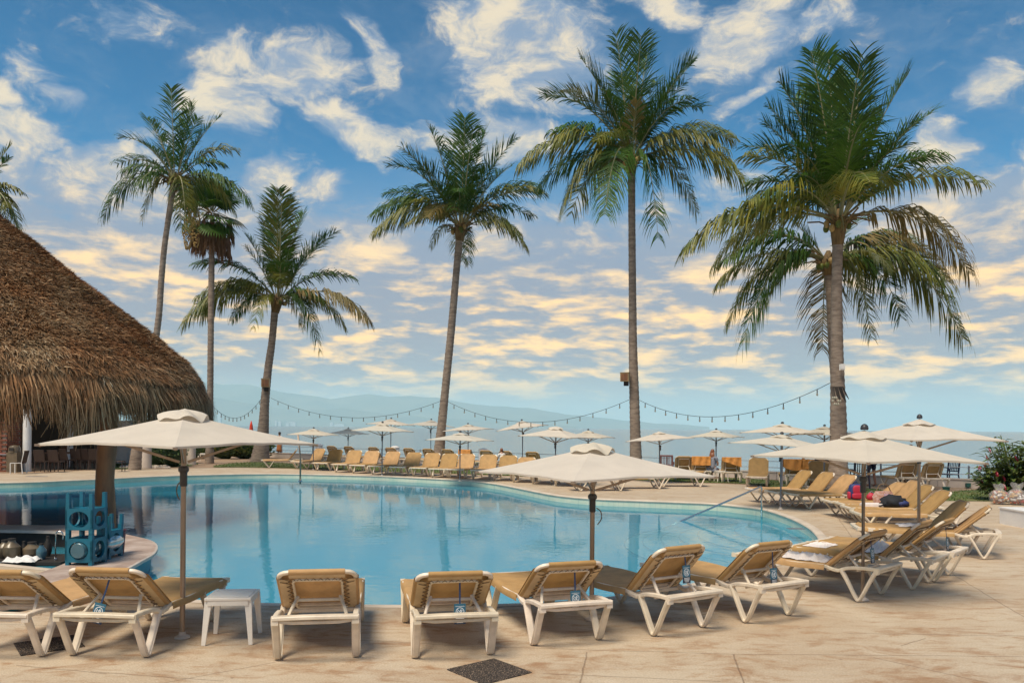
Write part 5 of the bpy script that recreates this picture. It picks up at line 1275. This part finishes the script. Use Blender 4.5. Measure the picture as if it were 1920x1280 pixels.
root = thing('handbag', 'woven brown and pink handbag on a lounger seat', 'handbag', local2world(E[3], (.0, -.02, .405)), 0)
b = MB(); b.sweep([Vector((0, 0, 0)), Vector((0, 0, .14)), Vector((0, 0, .27))], [(.24 * math.cos(a * PI / 8), .10 * math.sin(a * PI / 8)) for a in range(16)], up=Vector((0, 1, 0)), scales=[.95, 1.1, .8]); b.build('body', 'bag_weave', root, smooth='auto')
MB().box((.02, -.115, .12), (.13, .03, .2), taper=.8).build('pocket', 'bag_pink', root); MB().tube(catmull([Vector((-.17, 0, .26)), Vector((-.08, 0, .42)), Vector((.08, 0, .42)), Vector((.17, 0, .26))], 5), .012, 6).build('handle', 'cord', root)
root = thing('jacket_bag', 'slumped black and navy bag on the yellowish lounger', 'bag', local2world(E[2], (-.02, -.05, .40)), R(5))
MB().ball((0, 0, .10), (.30, .20, .15), 18, 10, wob=.5).build('body', 'bag_black', root, smooth=True); MB().ball((.13, -.11, .08), (.15, .10, .09), 12, 8, wob=.5).build('flap', 'bag_blue', root, smooth=True)
MB().tube(catmull([Vector((-.25, -.1, .08)), Vector((-.36, -.15, .05)), Vector((-.40, -.1, .03)), Vector((-.3, -.05, .03))], 4), .014, 6).build('strap', 'bag_black', root)
o = MB().box((0, 0, .03), (.42, .3, .05)).box((0, 0, .065), (.38, .26, .02)).build('folded_towel', 'towel_white', None, loc=local2world(E[2], (.0, .42, .395)), rot=(0, 0, R(-4))); tag(o, 'folded pale towel between the handbag and the black bag', 'towel')
root = thing('pouch', 'small red patterned pouch between the backpack and the handbag', 'pouch', local2world(E[4], (0, -.12, .41)), 0); MB().ball((0, 0, .07), (.12, .08, .09), 12, 8, wob=.4).build('body', 'bag_red', root, smooth=True); MB().tube([Vector((-.08, 0, .13)), Vector((0, 0, .2)), Vector((.08, 0, .13))], .01, 5).build('strap', 'cloth_grey', root)

# ---- bar things: bottle racks, bucket, jars
def rack_module(parent, x0, z0, w_, d_, h_, jug):
    """open-fronted moulded crate with round side windows and forked feet"""
    b = MB(); th = .028
    def panel(o, ux, wd, ht, hole, dp):
        # side panel with an oval window and forked top/bottom
        n = 20; ax, az_ = wd * hole, ht * .30; cz = ht * .5; inner_ = []; outer_ = []
        for i in range(n):
            a = 2 * PI * i / n; inner_.append((ax * math.cos(a), cz + az_ * math.sin(a)))
            k = max(abs(math.cos(a)) / (wd / 2), abs(math.sin(a)) / (ht * .5 - ht * .10)); outer_.append((math.cos(a) / k, cz + math.sin(a) / k))
        for dd in (0, 1):
            vs = [Vector(o) + ux * u + Vector((0, 0, v)) + dp * (dd * th) for u, v in outer_ + inner_]
            fs = [((i, (i + 1) % n, n + (i + 1) % n, n + i) if dd else (i, n + i, n + (i + 1) % n, (i + 1) % n)) for i in range(n)]; b.add(vs, fs)
        vs = [Vector(o) + ux * u + Vector((0, 0, v)) + dp * (dd * th) for dd in (0, 1) for u, v in inner_]; b.add(vs, [(i, n + i, n + (i + 1) % n, (i + 1) % n) for i in range(n)])
        vs = [Vector(o) + ux * u + Vector((0, 0, v)) + dp * (dd * th) for dd in (0, 1) for u, v in outer_]; b.add(vs, [(i, (i + 1) % n, n + (i + 1) % n, n + i) for i in range(n)])
    X, Yv = Vector((1, 0, 0)), Vector((0, 1, 0))
    panel((x0, -d_ / 2, z0), X, w_, h_, .36, Yv); panel((x0, d_ / 2 - th, z0), X, w_, h_, .36, Yv)
    panel((x0 - w_ / 2, 0, z0), Yv, d_, h_, .32, X); panel((x0 + w_ / 2 - th, 0, z0), Yv, d_, h_, .32, X)
    for sx_ in (-1, 1):
        for sy_ in (-1, 1): b.box((x0 + sx_ * (w_ / 2 - .03), sy_ * (d_ / 2 - .03), z0 + h_ * .5), (.055, .055, h_ * 1.12))
    b.box((x0, 0, z0 + h_ * .16), (w_ - .06, d_ - .06, .02)); b.box((x0, 0, z0 + h_ * .86), (w_ - .06, d_ - .06, .02))
    m_ = b.build('rack_module', 'bottle_rack', parent)
    if jug: MB().sweep([Vector((x0 - .0, -d_ / 2 - .03, z0 + h_ * .5)), Vector((x0, -d_ / 2 + .05, z0 + h_ * .5)), Vector((x0, d_ / 2 - .1, z0 + h_ * .5)), Vector((x0, d_ / 2 + .04, z0 + h_ * .5))], [(math.cos(2 * PI * a / 18), math.sin(2 * PI * a / 18)) for a in range(18)], scales=[.10, .135, .135, .09]).build('water_jug', 'jug', parent, smooth='auto')
base = Vector((-8.0, 12.75, .10)); pB = P(172, 1062, 12.6)
base = Vector((P(164, 800, 11.5).x, 11.5, .10))
root = thing('bottle_rack', 'tall teal plastic water-bottle rack, two modules high, on the bar counter', 'bottle rack', base, R(-4), 'teal bottle racks')
rack_module(root, 0, .0, .40, .38, .42, True); rack_module(root, 0, .46, .40, .38, .38, False)
b = MB()
for sx_ in (-1, 1):
    for sy_ in (-1, 1): MB().box((sx_ * .17, sy_ * .16, .93), (.05, .05, .17)).build('prong', 'bottle_rack', root)
base2 = Vector((P(208, 800, 12.05).x, 12.05, .10)); root = thing('bottle_rack', 'lower teal bottle rack with a jug, beside the tall one', 'bottle rack', base2, R(-4), 'teal bottle racks')
rack_module(root, 0, 0, .20, .38, .46, True)
b = MB()
for sx_ in (-1, 1):
    for sy_ in (-1, 1): MB().box((sx_ * .08, sy_ * .17, .55), (.04, .05, .17)).build('prong', 'bottle_rack', root)
c = Vector((P(225, 800, 12.4).x, 12.4, .10)); root = thing('bucket', 'dark maroon bucket beside the teal racks', 'bucket', c); MB().lathe([(.07, 0), (.095, .34), (.105, .345), (.105, .37), (.09, .37), (.065, .04)], n=18, cap=False).build('shell', 'bucket', root, smooth='auto'); MB().lathe([(.065, .01), (.065, .02)], n=18).build('bottom', 'bucket', root)
jr = [(10,1010,'ochre round jar at the left edge behind the bar',.13,.30,'ceramic'),(22,1020,'second ochre jar behind the bar',.13,.34,'ceramic'),(60,1012,'squat grey-green jar behind the bar',.15,.26,'ceramic'),(90,1005,'narrow dark bottle behind the bar',.06,.34,'dark'),(78,1004,'clear glass jar behind the bar',.08,.26,'jug'),(45,1000,'small dark bottle in the back row of the bar',.05,.28,'dark')]
for px, py, lab, r, h, mm in jr:
    Y = 13.15 + (px % 7) * .06; p_ = P(px, py, Y); root = thing('jar', lab, 'jar', (p_.x, Y, -.135), 0, 'jars and bottles behind the bar'); z = .22
    MB().lathe([(r * .6, 0), (r, h * .25), (r, h * .6), (r * .45, h * .82), (r * .4, h * .92)], n=14).build('body', mm, root, smooth='auto'); MB().lathe([(r * .48, h * .92), (r * .48, h), (r * .2, h * 1.02)], n=12).build('lid', 'dark', root)
b = MB(); c = P(34, 1040, 12.0)
root = thing('napkins', 'crumpled white cloth lying behind the bar among the jars', 'cloth', (P(40,800,12.95).x, 12.99, -.135)); o = crumple(.5, .35, 16, .12, 9).build('cloth', 'paper', root, smooth=True)
c = P(113, 1000, 12.4); root = thing('tap', 'thin curved tap behind the bar', 'tap', (P(106,800,13.1).x, 13.1, -.135)); MB().tube([Vector((0, 0, 0)), Vector((0, 0, .42))] + [Vector((.06 - .06 * math.cos(R(a)), 0, .42 + .06 * math.sin(R(a)))) for a in (30, 60, 90, 120, 150, 180)] + [Vector((.12, 0, .34))], .012, 8).build('spout', 'steel', root, smooth=True); MB().lathe([(.03, 0), (.03, .03), (.015, .04)], n=10).build('base', 'steel', root)

# ================================================================== DINING AREA beyond the left of the pool
Y0 = 35.0
def px2x(px, Y): return P(px, 800, Y).x
pv_ = thing('restaurant', 'dark open restaurant building with brown back wall beyond the pool', 'building', (px2x(80, 38), 38, 0))
ob = Vector((px2x(80, 38), 38, 0))
MB().box((-5.5, 5.2, 1.7), (13, .25, 3.4)).build('back_wall', 'wall_brown', pv_); MB().box((-3.6, 1.5, 3.25), (12.6, 8.2, .3)).build('roof', 'wall_brown', pv_)
for i in range(5): MB().box((-10.0 + 2.4 * i, 5.04, 1.6), (1.4, .06, 2.0)).build('window', 'dark', pv_)
MB().box((-4, .5, .0), (13, 9, .02)).build('floor', 'promenade', pv_)
# brick column
bc = thing('brick_column', 'red brick column at the far left across the pool', 'column', (px2x(4, Y0), Y0, 0))
bw = 1.02
MB().box((0, 0, 1.6), (bw - .03, bw - .03, 3.2)).build('mortar_core', 'mortar', bc)
bm = MB().box((0, 0, 0), (.24, .07, .07)).build('brick', 'brick', bc); first = True; cntb = 0
for row in range(32):
    z = .05 + row * .095
    for k in range(4):
        for side in range(2):   # front and right faces are the ones in view
            off = (-.37 + .255 * k + (.06 if row % 2 else -.03))
            if abs(off) > .42: continue
            if first: o = bm; first = False
            else: o = bm.copy(); COL.objects.link(o)
            if side == 0: o.location = (off, -bw / 2 + .005, z)
            else: o.location = (bw / 2 - .005, off, z); o.rotation_euler = (0, 0, PI / 2)
            cntb += 1
def column(px, Y, w_, h, label, m, top=True, name='column'):
    c = Vector((px2x(px, Y), Y, 0)); root = thing(name, label, 'pillar', c); MB().lathe([(w_ * 1.08, 0), (w_ * 1.05, .12), (w_, .16), (w_ * .97, h)], n=18).build('shaft', m, root, smooth='auto'); MB().lathe([(w_ * 1.25, h), (w_ * 1.3, h + .12)], n=18).build('cap', m, root)
column(51, 35.0, .17, 3.0, 'white round column beside the brick one', 'white_paint')
column(132, 39.0, .13, 3.0, 'slender pale column inside the dark restaurant', 'white_paint')
column(273, 38.5, .28, 1.15 + .9, 'pale round pillar between the leaning palm and the shrubs', 'seawall')
column(359, 42.0, .23, 1.9, 'grey-beige pillar in front of the dark shrubs', 'seawall')
c = Vector((px2x(236, 43), 43, 0)); tag(MB().box((0, 0, 1.0), (.75, .5, 2.6)).box((.9, .2, 1.0), (1.0, .4, 2.6)).box((0, -.27, .5), (.5, .04, .9)).build('service_hut', 'wall_white', None, loc=c), 'small pale grey hut wall left of the leaning palm', 'hut')
rg_ = random.Random(8); b = MB()
for _ in range(420):
    p_ = G(rg_.uniform(226, 318), rg_.uniform(873, 877.5)); r = rg_.uniform(.03, .09); b.ball((p_.x, p_.y, .02), (r, r, r * .6), 6, 4)
tag(b.build('pebbles', 'pebble_light' if 'pebble_light' in MATS else 'seawall'), kind='stuff')

def dining_chair(px, py, rz, label, frame='rattan', light=False):
    c = G(px, py); root = thing('dining_chair', label, 'chair', (c.x, c.y, .02), rz, 'rattan dining chairs across the pool'); fm = 'white_paint' if light else 'rattan'
    MB().bar([Vector((0, -.22, .44)), Vector((0, .22, .44))], .46, .04).build('seat', 'rattan', root, smooth='auto')
    MB().bar([Vector((0, .22, .46)), Vector((0, .27, .70)), Vector((0, .33, .95))], .46, .035, up=Vector((0, 1, 0))).build('backrest', 'rattan', root, smooth='auto')
    for s_ in (-1, 1):
        MB().bar([Vector((s_ * .22, -.21, 0)), Vector((s_ * .22, -.21, .44))], .035, .035, up=Vector((0, 1, 0))).build('leg', fm, root); MB().bar([Vector((s_ * .22, .25, 0)), Vector((s_ * .22, .21, .44))], .035, .035, up=Vector((0, 1, 0))).build('leg', fm, root)
        if light: MB().bar([Vector((s_ * .22, -.21, .44)), Vector((s_ * .22, .21, .44)), Vector((s_ * .22, .3, .9))], .03, .03).build('side_rail', fm, root)
for px, py, rz, lab, li in [(34,888,-80,'white framed dining chair beside the brick column',True),(80,885,180,'first dark rattan chair, backs to the pool, left of the bar post',False),(106,885,178,'second dark rattan chair, right next to the first',False),(128,881,160,'third dark rattan chair deeper under the roof',False),(146,880,185,'fourth dark rattan chair at the long table',False),(163,880,175,'fifth dark rattan chair at the long table',False),(178,881,200,'sixth dark rattan chair, half hidden by the bar post',False),(222,884,100,'narrow dark chair seen edge-on right of the bar post',False)]:
    dining_chair(px, py, R(rz), lab, light=li)
def dtable(px, py, w_, label, m='wall_brown'):
    c = G(px, py); root = thing('dining_table', label, 'table', (c.x, c.y, .02), 0, 'dining tables across the pool'); MB().bar([Vector((-w_ / 2, 0, .74)), Vector((w_ / 2, 0, .74))], .8, .04).build('tabletop', m, root)
    for sx_ in (-1, 1):
        for sy_ in (-1, 1): MB().box((sx_ * (w_ / 2 - .08), sy_ * .32, .36), (.05, .05, .72)).build('leg', 'dark', root)
dtable(10, 884, 1.1, 'glass grey table at the far left edge', 'rail_metal'); dtable(92, 880, 2.0, 'dark table behind the first rattan chairs'); dtable(155, 878, 1.6, 'long dark table behind the other rattan chairs')
c = G(27, 885); root = thing('litter_bin', 'grey-green pedestal bin in front of the brick column', 'litter bin', (c.x, c.y, .02), 0); MB().box((0, 0, .42), (.46, .4, .84)).build('body', 'ceramic', root); MB().lathe([(.24, .84), (.24, 1.0), (.18, 1.12), (.02, 1.16)], n=14).build('hood', 'ceramic', root, smooth='auto'); MB().box((0, -.235, .98), (.2, .02, .12)).build('opening', 'dark', root)
leafy('shrub', 'green tree glimpsed under the thatch beyond the restaurant', Vector((px2x(168, 47), 47, 0)), (1.8, 1.0, 2.9), 1200, .3, ['hedge', 'frond_olive'], 'shrub', 31)
leafy('shrub', 'wide green bush behind the restaurant columns', Vector((px2x(215, 52), 52, 0)), (2.2, 1.0, 1.9), 900, .3, ['hedge_dark', 'hedge'], 'shrub', 33)
c = railpt(471, 1.0); root = thing('closed_parasol', 'tiny folded red parasol seen above the left parasol', 'parasol', c); MB().tube([Vector((0, 0, 0)), Vector((0, 0, 2.2))], .03, 8).build('pole', 'rail_metal', root); MB().lathe([(.12, 1.5), (.14, 1.7), (.10, 2.1), (.02, 2.4)], n=10).build('canopy', 'cloth_red', root, smooth=True)

# ================================================================== PEOPLE
def skinmesh(name, verts, edges, radii, m, parent, sub=2, rootv=0):
    me = bpy.data.meshes.new(name); me.from_pydata(verts, edges, []); o = bpy.data.objects.new(name, me); COL.objects.link(o)
    md = o.modifiers.new('s', 'SKIN'); sv = me.skin_vertices[0].data if me.skin_vertices else None
    if sv is None:
        bm_ = bmesh.new(); bm_.from_mesh(me); bm_.verts.layers.skin.verify(); bm_.to_mesh(me); bm_.free(); sv = me.skin_vertices[0].data
    for i, r in enumerate(radii): sv[i].radius = (r if isinstance(r, tuple) else (r, r)); sv[i].use_root = (i == rootv)
    s2 = o.modifiers.new('u', 'SUBSURF'); s2.levels = sub; s2.render_levels = sub
    dg = bpy.context.evaluated_depsgraph_get(); ev = o.evaluated_get(dg); nm = bpy.data.meshes.new_from_object(ev); COL.objects.unlink(o); bpy.data.objects.remove(o)
    nm.materials.clear(); nm.materials.append(MATS[m]); nm.polygons.foreach_set('use_smooth', [True] * len(nm.polygons)); nm.name = name
    return link(name, nm, parent)
def person(c, rz, label, pose='stand', top='cloth_white', bottom='cloth_orange', hair='hair', skin='skin', long=False, z=0.0, h=1.0, skirt=False):
    root = thing('person', label, 'person', (c.x, c.y, z), rz); root.scale = (h, h, h)
    if pose == 'stand':
        J = dict(pel=(0,0,.94), bel=(0,-.01,1.08), che=(0,0,1.27), nb=(0,.01,1.43), nk=(0,0,1.50), hl=(0,-.01,1.58), ht=(0,-.01,1.68), sL=(.17,0,1.39), eL=(.27,.05,1.16), hL=(.20,-.14,1.10), haL=(.13,-.20,1.13), sR=(-.17,0,1.39), eR=(-.25,.06,1.13), hR=(-.20,-.12,1.0), haR=(-.16,-.18,.97),
                 tL=(.09,0,.88), kL=(.11,-.04,.50), aL=(.11,.03,.09), fL=(.12,-.12,.035), tR=(-.09,0,.88), kR=(-.09,.02,.49), aR=(-.09,.10,.10), fR=(-.09,-.04,.035))
    elif pose == 'sit':
        J = dict(pel=(0,.05,.50), bel=(0,.06,.64), che=(0,.03,.84), nb=(0,0,1.0), nk=(0,-.01,1.07), hl=(0,-.04,1.14), ht=(0,-.04,1.25), sL=(.17,.02,.96), eL=(.22,-.05,.72), hL=(.16,-.26,.66), haL=(.11,-.32,.66), sR=(-.17,.02,.96), eR=(-.22,-.05,.72), hR=(-.16,-.26,.66), haR=(-.11,-.32,.66),
                 tL=(.10,-.02,.48), kL=(.13,-.42,.50), aL=(.13,-.40,.09), fL=(.13,-.54,.04), tR=(-.10,-.02,.48), kR=(-.13,-.42,.50), aR=(-.13,-.40,.09), fR=(-.13,-.54,.04))
    else:  # bend: leaning forward, one arm reaching
        J = dict(pel=(0,.08,.90), bel=(0,-.02,1.0), che=(0,-.20,1.12), nb=(0,-.34,1.20), nk=(0,-.40,1.23), hl=(0,-.47,1.25), ht=(0,-.56,1.30), sL=(.17,-.30,1.17), eL=(.24,-.36,.92), hL=(.18,-.50,.76), haL=(.15,-.55,.70), sR=(-.17,-.30,1.17), eR=(-.22,-.40,.92), hR=(-.16,-.52,.78), haR=(-.13,-.58,.74),
                 tL=(.09,.06,.84), kL=(.11,.02,.47), aL=(.11,.10,.09), fL=(.12,-.05,.035), tR=(-.09,.06,.84), kR=(-.10,-.02,.47), aR=(-.10,.06,.09), fR=(-.10,-.09,.035))
    ks = list(J); ix = {k: i for i, k in enumerate(ks)}
    rad = dict(pel=(.13,.10), bel=(.12,.09), che=(.14,.095), nb=(.08,.06), nk=.05, hl=(.07,.085), ht=(.065,.075), sL=.058, eL=.040, hL=.028, haL=(.03,.018), sR=.058, eR=.040, hR=.028, haR=(.03,.018), tL=.085, kL=.055, aL=.036, fL=(.035,.022), tR=.085, kR=.055, aR=.036, fR=(.035,.022))
    E_ = [('pel','bel'),('bel','che'),('che','nb'),('nb','nk'),('nk','hl'),('hl','ht'),('nb','sL'),('sL','eL'),('eL','hL'),('hL','haL'),('nb','sR'),('sR','eR'),('eR','hR'),('hR','haR'),('pel','tL'),('tL','kL'),('kL','aL'),('aL','fL'),('pel','tR'),('tR','kR'),('kR','aR'),('aR','fR')]
    verts = [J[k] for k in ks]; edges = [(ix[a], ix[b_]) for a, b_ in E_]; radii = [rad[k] for k in ks]
    # fingers: short chains from each hand
    for sd in ('L', 'R'):
        hh = Vector(J['ha' + sd]); hw_ = Vector(J['h' + sd]); d = (hh - hw_).normalized(); lat = Vector((1, 0, 0))
        for f_ in range(5):
            o_ = (f_ - 2) * .015; a = hh + lat * o_; e = a + d * (.055 - .006 * abs(f_ - 2)) + Vector((0, 0, -.01))
            if f_ == 0: a = hw_ + d * .02 + lat * -.02; e = a + d * .03 + lat * -.03
            verts += [tuple(a), tuple(e)]; radii += [.009, .007]; edges += [(ix['ha' + sd], len(verts) - 2), (len(verts) - 2, len(verts) - 1)]
    skinmesh('body', verts, edges, radii, skin, root, 2)
    def cloth(name, keys, ed, grow, m, trim=None):
        ii = {k: i for i, k in enumerate(keys)}; vv = [Vector(J[k]) for k in keys]
        if trim:
            for k, (o_, f_) in trim.items(): vv[ii[k]] = Vector(J[o_]).lerp(Vector(J[k]), f_)
        rr = [tuple(x + grow for x in (rad[k] if isinstance(rad[k], tuple) else (rad[k], rad[k]))) for k in keys]
        skinmesh(name, [tuple(v) for v in vv], [(ii[a], ii[b_]) for a, b_ in ed], rr, m, root, 2)
    cloth('shirt', ['pel','bel','che','nb','sL','eL','sR','eR'], [('pel','bel'),('bel','che'),('che','nb'),('nb','sL'),('sL','eL'),('nb','sR'),('sR','eR')], .016, top, {'eL': ('sL', .6), 'eR': ('sR', .6)})
    if skirt:
        b = MB(); b.sweep([Vector((0,0,1.0)), Vector((0,0,.86)), Vector((0,.01,.6)), Vector((0,.02,.42))], [(math.cos(2*PI*a/20)*(1+.05*math.sin(a*2.5)), .8*math.sin(2*PI*a/20)) for a in range(20)], up=Vector((0,1,0)), scales=[.14,.18,.2,.23]); b.build('skirt', bottom, root, smooth=True)
    else: cloth('shorts', ['pel','tL','kL','tR','kR'], [('pel','tL'),('tL','kL'),('pel','tR'),('tR','kR')], .018, bottom, {'kL': ('tL', .75), 'kR': ('tR', .75)})
    hc = (Vector(J['hl']) + Vector(J['ht'])) / 2; b = MB(); b.ball(tuple(hc + Vector((0, .018, .022))), (.088, .10, .105), 14, 10, wob=.15)
    if long: b.sweep([hc + Vector((0, .05, .02)), hc + Vector((0, .09, -.14)), hc + Vector((0, .11, -.38))], [(.10 * math.cos(2*PI*a/12), .05 * math.sin(2*PI*a/12)) for a in range(12)], up=Vector((0,1,0)), scales=[.9, 1.15, .5])
    b.build('hair', hair, root, smooth=True)
    fb = MB(); fz = hc + Vector((0, -.085, -.02)); fb.ball(tuple(fz + Vector((0, -.008, 0))), (.012, .016, .018), 6, 5); fb.build('nose', skin, root, smooth=True)
    for s_ in (-1, 1):
        MB().ball((0, 0, 0), (.011, .008, .008), 6, 4).build('eye', 'dark', root, loc=hc + Vector((s_ * .03, -.078, .008))); MB().ball((0, 0, 0), (.01, .018, .026), 6, 5).build('ear', skin, root, smooth=True, loc=hc + Vector((s_ * .078, .005, 0)))
    MB().ball((0, 0, 0), (.022, .008, .005), 8, 4).build('mouth', 'cloth_maroon', root, loc=hc + Vector((0, -.078, -.052)))
    return root
person(G(524, 858), R(160), 'person in a white top and orange-brown skirt walking by the railing', 'stand', 'cloth_white', 'cloth_orange', skirt=True, h=.97)
c = railpt(1336, 2.9); person(c, R(150), 'person with long reddish brown hair sitting between orange towelled loungers', 'sit', 'cloth_grey', 'cloth_grey', 'hair_red', long=True, h=.98)
c = railpt(1506, 1.6); person(c, R(60), 'person in a bright red shirt sitting bent by the orange towels', 'sit', 'cloth_red', 'cloth_teal', h=.90, skin='skin_dark')
c = railpt(1541, 3.6); person(c, R(190), 'broad person in a dark navy shirt sitting left of the thick palm', 'sit', 'cloth_navy', 'cloth_navy', h=1.12, skin='skin_dark')
c = G(1634, 912); person(c, R(200), 'person in navy shorts standing right of the thick palm, torso behind the parasol', 'stand', 'cloth_navy', 'cloth_navy', skin='skin_dark', h=1.0)
c = railpt(1708, .9); person(c, R(180), 'person in a dull maroon shirt sitting between the two upright loungers', 'sit', 'cloth_maroon', 'cloth_grey', skin='skin_dark', h=1.2)
c = railpt(941, 3.2); person(c, R(200), 'person with red-brown hair sitting low in the far row', 'sit', 'cloth_white', 'cloth_navy', 'hair_red', h=.85)

print('objects', len(bpy.data.objects))
def canvas_spots():
    m = MATS['canvas']; t = NT(m.node_tree); b_ = t.n['Principled BSDF']; co = t.new('ShaderNodeTexCoord').outputs['Object']
    vo = t.new('ShaderNodeTexVoronoi'); t.put(vo.inputs['Vector'], t.mapping(co, (1, 1.6, 1))); vo.inputs['Scale'].default_value = 4.5
    k = t.math('MULTIPLY', t.mrange(vo.outputs['Distance'], .045, .03, 0, 1), t.math('GREATER_THAN', t.sep(vo.outputs['Color'])[0], .72))
    old = b_.inputs['Base Color'].links[0].from_socket
    t.put(b_.inputs['Base Color'], t.mix(t.math('MULTIPLY', k, .75), old, (.20, .15, .12)))
canvas_spots()
